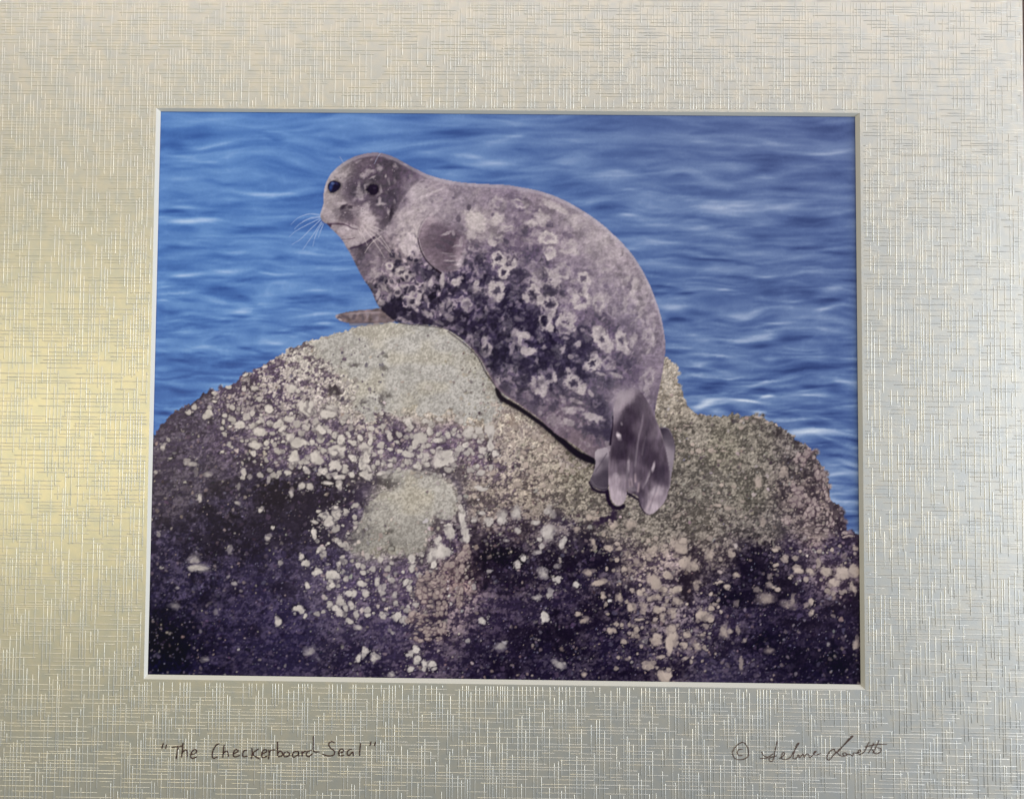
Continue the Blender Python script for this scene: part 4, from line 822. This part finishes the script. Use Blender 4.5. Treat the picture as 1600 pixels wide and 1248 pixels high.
    # face
    for pane, txt in FACE.items():
        ox, oy, z = PANE[pane]
        for x, y, rx, ry, ang, a, v in rows(txt):
            dab(s, ox + x / z, oy + y / z, rx / z, ry / z, ang, tone(v if v < 120 else v * .96), a * .82, .65, .6)
    stroke(s, pp('A', (352, 662), (385, 648), (440, 648), (500, 657), (550, 682), (605, 694)), 1.15, (66, 48, 66), .8, (1.6, .5), .6)
    dab(s, *pp('A', (372, 662))[0], 4, 3.6, 20, (66, 48, 68), .85)
    stroke(s, pp('A', (470, 768), (520, 768), (570, 758)), .8, (84, 64, 78), .8, (1, .5), .4)
    stroke(s, pp('A', (540, 838), (600, 822), (660, 795), (725, 752)), 1.6, (54, 40, 62), .85, (.7, 1.2), .6)
    stroke(s, pp('A', (472, 528), (486, 508), (512, 500)), 1.7, (62, 48, 68), .8, (1, .5), .7)
    stroke(s, pp('A', (520, 505), (545, 512)), .9, (92, 74, 88), .6, (1, 1), .5)
    stroke(s, pp('A', (455, 590), (445, 640)), 1.2, (110, 92, 102), .5, (1, .7), 1.0)
    for x, y, rx, ry, ang, a, v in rows("430,560,36,50,10,.55,112;520,575,50,44,0,.8,92;590,560,40,26,20,.45,128;370,600,50,44,0,.5,158;340,560,30,40,0,.4,150;560,640,60,16,15,.4,140;660,620,50,30,-10,.7,198;640,570,34,20,0,.6,192;370,560,34,24,0,.6,182;400,610,26,20,0,.5,176;700,650,30,24,0,.6,200;420,690,30,20,20,.6,150;470,740,40,14,20,.45,138;600,790,70,18,-12,.4,150;478,522,24,14,-25,.9,58;540,516,18,11,15,.8,70;480,570,20,40,10,.6,86;300,620,24,30,0,.4,148;520,560,20,60,0,.4,92"):
        (x, y), = pp('A', (x, y)); dab(s, x, y, rx / 4.99, ry / 4.99, ang, tone(v), a, .8, .5)
    for i in range(90):  # specks in the coat of the face
        x, y = pp('A', (rng.uniform(400, 900), rng.uniform(130, 600)))[0]
        dab(s, x, y, rng.uniform(.6, 1.6), rng.uniform(.5, 1.2), rng.uniform(0, 180), tone(rng.choice([176, 190, 78, 88])), rng.uniform(.2, .55), .5, .6)
    for i in range(26):  # whisker beds
        x, y = pp('A', (600 + rng.uniform(-60, 70), 590 + rng.uniform(-60, 80)))[0]
        dab(s, x, y, .7, .7, 0, tone(118), .5, .5, 0)
    # eyes
    el = poly_mask(pp('G', (222, 655), (250, 600), (300, 575), (330, 572), (372, 590), (410, 600), (425, 635), (405, 690), (360, 735), (290, 768), (245, 740)), .6)
    er = poly_mask(pp('G', (804, 712), (842, 688), (875, 644), (930, 627), (991, 644), (1010, 688), (1005, 748), (963, 789), (897, 789), (855, 748), (826, 730)), .6)
    for m in (el, er):  # shaded lids round the eyes
        s *= (1 - .38 * np.clip(blur(m, 2.4) * 1.4, 0, 1))[..., None]
    for m, c in ((el, (34, 28, 54)), (er, (44, 34, 56))):
        s += (np.array(c, np.float32) - s) * m[..., None]
    e2 = s.copy()
    dab(e2, *pp('G', (268, 668))[0], 3.0, 6.0, 12, (50, 68, 122), .85, .7, .2)
    dab(e2, *pp('G', (300, 615))[0], 2.6, 2.4, 0, (96, 116, 166), .7, .6, .2)
    dab(e2, *pp('G', (350, 610))[0], 3.6, 2, 30, (52, 54, 96), .6, .6, .2)
    dab(e2, *pp('G', (950, 690))[0], 2.6, 2, 0, (72, 58, 86), .6, .6, .2)
    s += (e2 - s) * np.maximum(el, er)[..., None]
    # fore flipper pressed to the chest
    ff = poly_mask(pp('A', (1180, 562), (1120, 625), (1080, 690), (1066, 765), (1090, 850), (1140, 940), (1210, 1000), (1300, 1022), (1385, 1000), (1425, 930), (1440, 850), (1450, 760), (1400, 670), (1330, 600), (1250, 560)), 1.0)
    f = idw(pp('A', (1180, 600), (1100, 700), (1100, 800), (1160, 740), (1220, 680), (1250, 760), (1190, 850), (1230, 920), (1300, 960), (1390, 960), (1420, 900), (1400, 820), (1330, 740), (1400, 700), (1290, 840), (1300, 620), (1170, 940)),
            [tone(v) for v in (168, 150, 138, 122, 116, 112, 124, 128, 118, 176, 160, 140, 110, 128, 108, 156, 140)], p=4.5, eps=5)
    f = (f - 150) * 1.35 + 142
    f *= (1 + .10 * NL + .06 * NA + .05 * noise(8, 3))[..., None]
    for x, y, rx, ry, ang, a, v in rows("1300,790,36,16,20,.8,76;1340,745,24,14,0,.8,80;1240,830,40,20,20,.7,80;1400,700,36,20,30,.6,86;1310,650,24,8,0,.6,86;1290,720,40,10,-20,.7,176;1340,720,12,20,0,.6,176;1370,820,40,10,-10,.5,168;1400,790,12,40,0,.5,178;1330,950,50,10,0,.6,76;1310,935,40,8,5,.6,168;1390,955,30,24,0,.7,200;1410,930,20,50,10,.5,190;1290,880,50,8,5,.4,150;1340,900,40,6,0,.4,160;1340,990,60,14,0,.5,108;1430,870,10,30,0,.6,186;1260,770,24,12,0,.5,90;1200,720,50,50,0,.3,110"):
        (x, y), = pp('A', (x, y)); dab(f, x, y, rx / 4.6, ry / 4.6, ang, tone(v), min(1, a * 1.2), .4, .5)
    ffm = ff * (1 - .6 * sstep(718, 732, XX + .1 * (YY - 380))) * sstep(334, 366, YY + .5 * (690 - XX))
    s += (f - s) * ffm[..., None]
    stroke(s, pp('A', (1062, 760), (1085, 850), (1130, 930), (1200, 1000), (1240, 1030)), 1.6, (30, 18, 34), .9, (.5, 1.1), .5)
    stroke(s, pp('A', (1070, 770), (1092, 850), (1140, 935), (1205, 995)), .8, tone(196), .6, (.8, .6), .5)
    stroke(s, pp('A', (1160, 560), (1100, 630), (1070, 700), (1060, 760)), 1.0, tone(120), .7, (.4, 1), .6)
    stroke(s, pp('A', (1200, 520), (1290, 480), (1420, 450)), 2.2, tone(196), .5, (.6, .4), 1.5)
    for x, y, rx, ry, ang, a, v in rows("1460,520,14,24,10,.8,92;1380,600,18,22,30,.7,98;1330,550,30,20,20,.5,130;1440,480,60,20,-20,.4,150;1300,540,40,30,0,.4,165;1250,600,50,30,0,.3,160"):
        (x, y), = pp('A', (x, y)); dab(s, x, y, rx / 4.99, ry / 4.99, ang, tone(v), a, .5, .6)
    s *= (1 + .05 * noise(2.4, 2.0) + .045 * noise(6, 4))[..., None]
    s *= (1 - .12 * head * sstep(560, 600, XX + .9 * (330 - YY)))[..., None]
    s += (s.mean(-1, keepdims=True) - 128)[...] * (.12 * head)[..., None]
    # soft light along the back, and a dark turn under the belly
    inner = blur(body, 5)
    rim = np.clip((1 - inner) * 2, 0, 1) * body
    up = np.clip(blur(np.roll(body, -5, 0) - np.roll(body, 5, 0), 2) * 1.5 + .0, 0, 1)
    s += (np.array((190, 180, 192)) - s) * np.clip(rim * up * 1.1, 0, .42)[..., None]
    dn = np.clip(blur(np.roll(body, 5, 0) - np.roll(body, -5, 0), 2) * 1.5, 0, 1)
    lowpart = sstep(520, 560, YY) * sstep(930, 760, XX)
    s += (np.array((128, 108, 120)) - s) * np.clip(rim * dn * .8 * lowpart, 0, .6)[..., None]
    # contact shadow of the body on the rock
    sh = np.maximum(stroke_mask(pp('E', (185, 640), (215, 705), (330, 772), (450, 852), (560, 930)), 3.6, (1.1, .9)),
                    stroke_mask(pp('E', (560, 930), (700, 1050), (800, 1135), (880, 1175), (945, 1195)), 5.2, (.7, 1.15)))
    sh = np.maximum(sh, stroke_mask(pp('D', (1000, 690), (1120, 780), (1230, 890), (1300, 1020), (1370, 1110)), 1.0, (.5, .9)))
    sh = np.maximum(sh, stroke_mask(pp('D', (590, 612), (700, 634), (850, 646), (950, 664)), .8, (1, .6)) * .8)
    img += (img * .45 - img) * np.clip(blur(np.roll(sh, 3, 0), 4.5) * .9, 0, .7)[..., None]
    img += (np.array((20, 11, 28), np.float32) - img) * (blur(sh, .7) * .95)[..., None]
    # flipper lying on the rock
    fl = poly_mask([(523.5, 494), (530, 490.5), (540, 488), (560, 485), (580, 483.5), (597, 482), (618, 501), (596, 504.5), (570, 506), (546, 505), (531, 501)], .6)
    c = np.empty_like(img); c[:] = (118, 102, 106); c *= (1 + .16 * noise(6, 4) + .1 * NA)[..., None]
    for x, y, rx, ry, ang, a, v in rows("150,580,26,18,0,.8,86;200,570,30,12,20,.7,84;270,570,14,26,20,.7,82;330,575,12,30,0,.6,88;430,580,20,24,0,.5,98;160,595,18,8,20,.8,190;130,570,14,14,0,.7,180;370,560,14,30,0,.5,158;240,560,14,20,0,.5,150;300,545,80,8,-4,.5,160;420,540,60,8,0,.5,160;450,590,16,20,0,.5,150;300,620,120,8,0,.5,84;520,585,40,20,0,.4,92"):
        (x, y), = pp('D', (x, y)); dab(c, x, y, rx / 4.99, ry / 4.99, ang, tone(v), a, .5, .6)
    img += (np.array((132, 122, 124), np.float32) - img) * (blur(stroke_mask([(548, 507), (575, 507.5), (605, 504)], 2.0), .8) * .7)[..., None]
    img += (c - img) * fl[..., None]
    img += (s - img) * body[..., None]
    # hind flippers
    far = poly_mask(pp('F', (850, 492), (890, 488), (925, 500), (955, 560), (970, 640), (962, 740), (945, 850), (928, 960), (900, 960), (880, 600)), .6)
    c = idw(pp('F', (880, 510), (920, 540), (940, 620), (910, 660), (930, 720), (940, 800)), [tone(v) for v in (58, 84, 92, 150, 146, 134)], p=3, eps=5)
    img += (c - img) * far[..., None]
    stroke(img, pp('F', (860, 490), (915, 495), (950, 550)), .9, tone(150), .6, (1, .4), .5)
    stroke(img, pp('F', (958, 570), (972, 640), (966, 740)), .8, tone(66), .5, (1, 1), .5)
    shm = np.maximum(stroke_mask(pp('F', (305, 915), (335, 965), (390, 990), (440, 990)), 2.3, (.8, 1.1)), stroke_mask(pp('F', (440, 980), (455, 1060), (490, 1105), (535, 1115), (570, 1100)), 3.4, (1, .9)))
    shm = np.maximum(shm, stroke_mask(pp('F', (597, 1000), (630, 1015), (660, 1035), (692, 1055), (705, 1100), (735, 1150), (770, 1165)), 1.7, (1.3, .5)))
    img += (np.array((26, 15, 36), np.float32) - img) * (blur(shm, .7) * .95)[..., None]
    for x, y, rx, ry, ang in rows('492,1140,20,34,0;480,1190,50,26,-25;430,1215,60,26,-20;380,1240,50,26,-10'):
        (x, y), = pp('F', (x, y)); dab(img, x, y, rx / 4.99, ry / 4.99, ang, (38, 26, 48), .75, .5, .8)
    near2 = poly_mask(pp('F', (350, 672), (400, 652), (445, 645), (460, 760), (445, 975), (385, 972), (330, 945), (308, 900), (335, 835), (350, 770)), .6)
    c = idw(pp('F', (370, 700), (420, 670), (365, 770), (345, 820), (410, 760), (430, 850), (380, 880), (330, 900), (400, 950), (430, 960)), [tone(v) for v in (176, 164, 150, 134, 92, 66, 72, 84, 78, 66)], p=3.4, eps=4)
    img += (c - img) * near2[..., None]
    stroke(img, pp('F', (318, 895), (345, 935), (395, 958), (440, 955)), .8, tone(124), .6, (.6, .8), .5)
    stroke(img, pp('F', (440, 690), (390, 770), (350, 830)), 1.0, tone(74), .5, (1, 1), .6)
    hf = poly_mask(pp('F', (494, 330), (520, 260), (570, 205), (630, 178), (695, 200), (740, 255), (785, 340), (830, 440), (868, 540), (900, 660), (922, 780), (932, 870), (922, 970), (895, 1060), (850, 1115), (795, 1162), (745, 1152), (705, 1095), (685, 1030), (645, 1005),
                           (605, 992), (600, 960), (594, 1010), (575, 1070), (530, 1098), (485, 1068), (460, 985), (450, 860), (456, 740), (468, 640), (478, 520), (490, 430)), .6)
    c = idw(pp('F', (560, 230), (640, 210), (520, 320), (500, 420), (700, 260), (760, 340), (680, 330), (620, 380), (560, 460), (600, 560), (520, 620), (480, 600), (560, 690), (640, 700), (700, 500), (760, 500), (820, 520), (740, 640), (840, 640),
                    (800, 720), (880, 720), (860, 850), (900, 880), (620, 800), (560, 800), (500, 820), (520, 900), (520, 1020), (580, 930), (650, 900), (720, 860), (760, 960), (800, 1000), (780, 1100), (860, 1010), (700, 1000), (720, 1080)),
            [tone(v) for v in (160, 142, 160, 128, 98, 112, 90, 78, 70, 70, 74, 104, 72, 98, 106, 100, 122, 86, 104, 82, 100, 72, 98, 112, 104, 122, 160, 178, 138, 120, 100, 110, 168, 186, 150, 92, 110)], p=5, eps=5)
    c = (c - 110) * 1.2 + 98
    c *= (1 + .04 * NL + .07 * noise(2.6, 9) + .05 * noise(5, 10))[..., None]
    for x, y, rx, ry, ang, a, v in rows("535,555,16,30,-20,.95,218;555,458,9,16,-20,.6,180;800,795,11,36,12,.8,196;760,880,8,50,20,.5,176;640,965,40,16,20,.5,140;530,640,60,60,0,.3,80;570,420,50,70,20,.4,84;830,985,40,36,0,.5,190;510,860,16,24,0,.5,180;610,780,12,50,0,.5,176;860,860,44,60,10,.4,84;600,260,60,50,0,.4,172;740,300,40,26,40,.4,104;700,240,20,12,30,.4,110"):
        (x, y), = pp('F', (x, y)); dab(c, x, y, rx / 4.99, ry / 4.99, ang, tone(v), a, .6, .3)
    for pts, w, v, a in (([(722, 390), (712, 470), (690, 560), (672, 680), (660, 790)], 1.1, 172, .75), ([(745, 560), (728, 620), (715, 700)], .8, 168, .6), ([(680, 560), (662, 700), (655, 800)], .7, 90, .5),
                         ([(608, 745), (600, 830), (590, 900)], 1.6, 174, .7), ([(660, 850), (662, 910)], 1.4, 206, .8), ([(690, 920), (684, 985)], 1.5, 214, .85), ([(630, 885), (642, 945)], 1.3, 206, .8),
                         ([(612, 890), (622, 950)], 1.0, 190, .6), ([(705, 900), (690, 960)], 1.0, 196, .5), ([(775, 820), (745, 900), (720, 960)], .9, 168, .6), ([(650, 960), (668, 975)], 1.4, 120, .6),
                         ([(492, 330), (488, 420), (476, 540), (466, 680), (455, 800)], .8, 176, .6), ([(780, 340), (830, 445), (878, 580), (908, 700), (928, 850), (924, 960)], .9, 168, .5), ([(588, 900), (594, 980)], .8, 190, .5),
                         ([(720, 1090), (790, 1010)], 1.0, 110, .4), ([(735, 1140), (830, 1000)], 1.6, 200, .4)):
        stroke(c, pp('F', *pts), w * 1.15, tone(v) * (np.array([1.03, .98, .96]) if v > 185 else 1), a * .72, (.6, 1), 1.0)
    for pts, w, a in (([(600, 770), (596, 880), (598, 990)], 1.5, .45), ([(668, 640), (652, 800), (644, 960)], 1.3, .4), ([(706, 820), (694, 1000)], 1.4, .45), ([(850, 880), (815, 1000), (770, 1130)], 1.6, .35), ([(540, 560), (530, 760)], 2.2, .35), ([(770, 420), (740, 620), (725, 780)], 2.4, .35), ([(880, 760), (880, 900)], 2.6, .35), ([(690, 1010), (705, 1080)], 1.6, .5)):
        stroke(c, pp('F', *pts), w, tone(52), a, (.5, 1), 1.2)
    hfm = hf * sstep(604, 628, YY + .5 * (XX - 985) * (XX < 985) + 8)
    img += (c - img) * hfm[..., None]
    dab(img, *pp('F', (585, 240))[0], 17, 10, -35, tone(166), .6, .95, .3)
    dab(img, *pp('F', (520, 330))[0], 6, 16, 15, tone(162), .5, .9, .3)
    dab(img, *pp('F', (700, 330))[0], 9, 14, -25, tone(88), .4, .9, .3)
    stroke(img, pp('F', (486, 400), (486, 470), (474, 560), (466, 620)), 1.5, (22, 12, 30), .85, (.3, 1.2), .6)
    # whiskers and brow hairs
    H['whiskers'] = []
    WH = [[(302, 578), (210, 572), (125, 605), (72, 655)], [(300, 596), (210, 612), (140, 650), (100, 690)], [(300, 606), (200, 655), (110, 705), (62, 748)], [(302, 618), (225, 690), (150, 765), (82, 808)],
          [(310, 634), (258, 715), (205, 790), (165, 850)], [(316, 642), (272, 720), (242, 822)], [(325, 650), (305, 700), (288, 752)], [(300, 590), (230, 600), (165, 632)],
          [(660, 655), (740, 680), (800, 705)], [(668, 668), (760, 735), (820, 815), (862, 890)], [(640, 680), (715, 775), (765, 850), (802, 912)], [(612, 690), (640, 750), (668, 812)], [(690, 712), (770, 785), (845, 870)], [(775, 745), (700, 800), (650, 872)], [(598, 690), (615, 730), (622, 760)]]
    for i, w in enumerate(WH):
        m = stroke_mask(pp('A', *w), .62 if i < 8 else .75, (1.1, .5))
        col = (168, 182, 214) if i < 8 else (206, 192, 192)
        img += (np.array(col, np.float32) - img) * (m * (.75 if i < 8 else .62))[..., None]
        H['whiskers'].append(m)
    for w in ([(455, 128), (485, 175)], [(768, 100), (745, 135), (725, 180)]):
        stroke(img, pp('A', *w), .5, (160, 165, 190), .6)
    H.update(body=body, eye_left=el, eye_right=er, fore=ff, low=fl, far=far, hind=hf, near2=near2)
    mo = stroke_mask(pp('A', (352, 662), (385, 648), (440, 648), (500, 657), (550, 682), (605, 694)), 1.6)
    H['mouth'] = mo
    H['nose'] = poly_mask(pp('A', (440, 560), (470, 510), (520, 495), (545, 520), (560, 580), (510, 620), (450, 620)), 0)
    return H

def paint_picture():
    sea = paint_sea()
    rock = paint_rock()
    rm = poly_mask(ROCK_LEFT, .5, False, 3.2)
    rm = np.maximum(rm, 0)
    for x, y, r in rows("1054,572,5;1060,583,4;1062,604,4;1070,630,4;1144,646,3;1183,648,4;1192,649,4;1275,706,6;1290,740,6;1296,760,5;1316,800,6;1321,815,5;1330,832,5;383,585,4;397,579,3;345,606,5;330,611,5;1240,681,3"):
        dab2 = np.clip(1.5 - np.hypot(XX - x + 1.5 * NA, YY - y + 1.5 * NB) / r * 1.2, 0, 1)
        rm = np.maximum(rm, dab2)
    img = sea + (rock - sea) * rm[..., None]
    masks = paint_seal(img)
    masks['rock'] = rm
    img += .55 * (img - blur(img, 1.3))
    img += GR[..., None] * 2.2 + noise(2.5, 2.5)[..., None] * 1.2
    return np.clip(img, 0, 255), masks

# ---------------------------------------------------------------- the print under the window
PIC, MASK = paint_picture()
def lin(c):
    c = c / 255.0
    return np.where(c <= .04045, c / 12.92, ((c + .055) / 1.055) ** 2.4)
INKPIC = np.clip((lin(PIC) - INK_VEIL) * INK_GAIN, .002, .9).astype(np.float32)

photo_print = mesh_obj('photo_print', [(x, y, z) for z in (0, Z_PRINT - .0001) for x, y in ((-.127, -.1016), (.127, -.1016), (.127, .1016), (-.127, .1016))],
                       [(4, 5, 6, 7), (0, 3, 2, 1), (0, 1, 5, 4), (1, 2, 6, 5), (2, 3, 7, 6), (3, 0, 4, 7)], PAPER)
prop(photo_print, 'glossy colour photograph of a spotted seal lying on a barnacled rock by blue water', 'photograph')

NX, NY = 900, 726
gx = np.linspace(min(p[0] for p in INNER) - .0015, max(p[0] for p in INNER) + .0015, NX)
gy = np.linspace(max(p[1] for p in INNER) + .0015, min(p[1] for p in INNER) - .0015, NY)
GX, GY = np.meshgrid(gx, gy)
U, Vv = project(GX, GY, Z_PRINT)
def sample(a, u, v):
    u = np.clip(u - PX0, 0, PW - 1.001); v = np.clip(v - PY0, 0, PH - 1.001)
    x0, y0 = u.astype(int), v.astype(int)
    fx, fy = u - x0, v - y0
    if a.ndim == 3: fx, fy = fx[..., None], fy[..., None]
    return (a[y0, x0] * (1 - fx) + a[y0, x0 + 1] * fx) * (1 - fy) + (a[y0 + 1, x0] * (1 - fx) + a[y0 + 1, x0 + 1] * fx) * fy
INKV = sample(INKPIC, U, Vv).reshape(-1, 3)
uc = (U[:-1, :-1] + U[1:, 1:]) / 2; vc = (Vv[:-1, :-1] + Vv[1:, 1:]) / 2
ids = np.zeros(uc.shape, np.int16)                      # 0 sea
ids[sample(MASK['rock'], uc, vc) > .5] = 1
PARTS = [('sea', None, 'rippled blue sea printed behind the seal'), ('rock', None, 'barnacled grey and purple rock printed under the seal'), ('seal', None, 'spotted grey seal printed lying on the rock, head turned')]
ids[sample(MASK['body'], uc, vc) > .5] = 2
def sub(mask, name, label=None, only=None):
    PARTS.append((name, 2, label)); k = len(PARTS) - 1
    s = sample(mask, uc, vc) > .5
    ids[s] = k
sub(MASK['fore'], 'fore_flipper', 'rounded fore flipper folded on the chest')
sub(MASK['low'], 'fore_flipper', 'brown fore flipper resting on the rock')
sub(MASK['far'], 'hind_flipper', 'small dark hind flipper showing behind')
sub(MASK['near2'], 'hind_flipper', 'small dark hind flipper fold at the left')
sub(MASK['hind'], 'hind_flipper', 'large hind flipper hanging over the rock')
sub(MASK['eye_left'], 'eye', 'blue-glinting dark eye'); sub(MASK['eye_right'], 'eye', 'plain dark eye')
sub(MASK['nose'], 'nose'); sub(MASK['mouth'], 'mouth')
for w in MASK['whiskers']: sub(w * 1.1, 'whisker')
base = np.arange(NX * NY).reshape(NY, NX)
quad = np.stack([base[1:, :-1], base[1:, 1:], base[:-1, 1:], base[:-1, :-1]], -1)
POS = np.stack([GX, GY, np.full_like(GX, Z_PRINT)], -1).reshape(-1, 3)
made = []
for k, (name, par, label) in enumerate(PARTS):
    f = quad[ids == k]
    if len(f) == 0: made.append(None); continue
    u, inv = np.unique(f.ravel(), return_inverse=True)
    o = np_mesh(name, POS[u], inv.reshape(-1, 4), INK, photo_print if par is None else made[par], INKV[u])
    if label: o['label'] = label
    made.append(o)
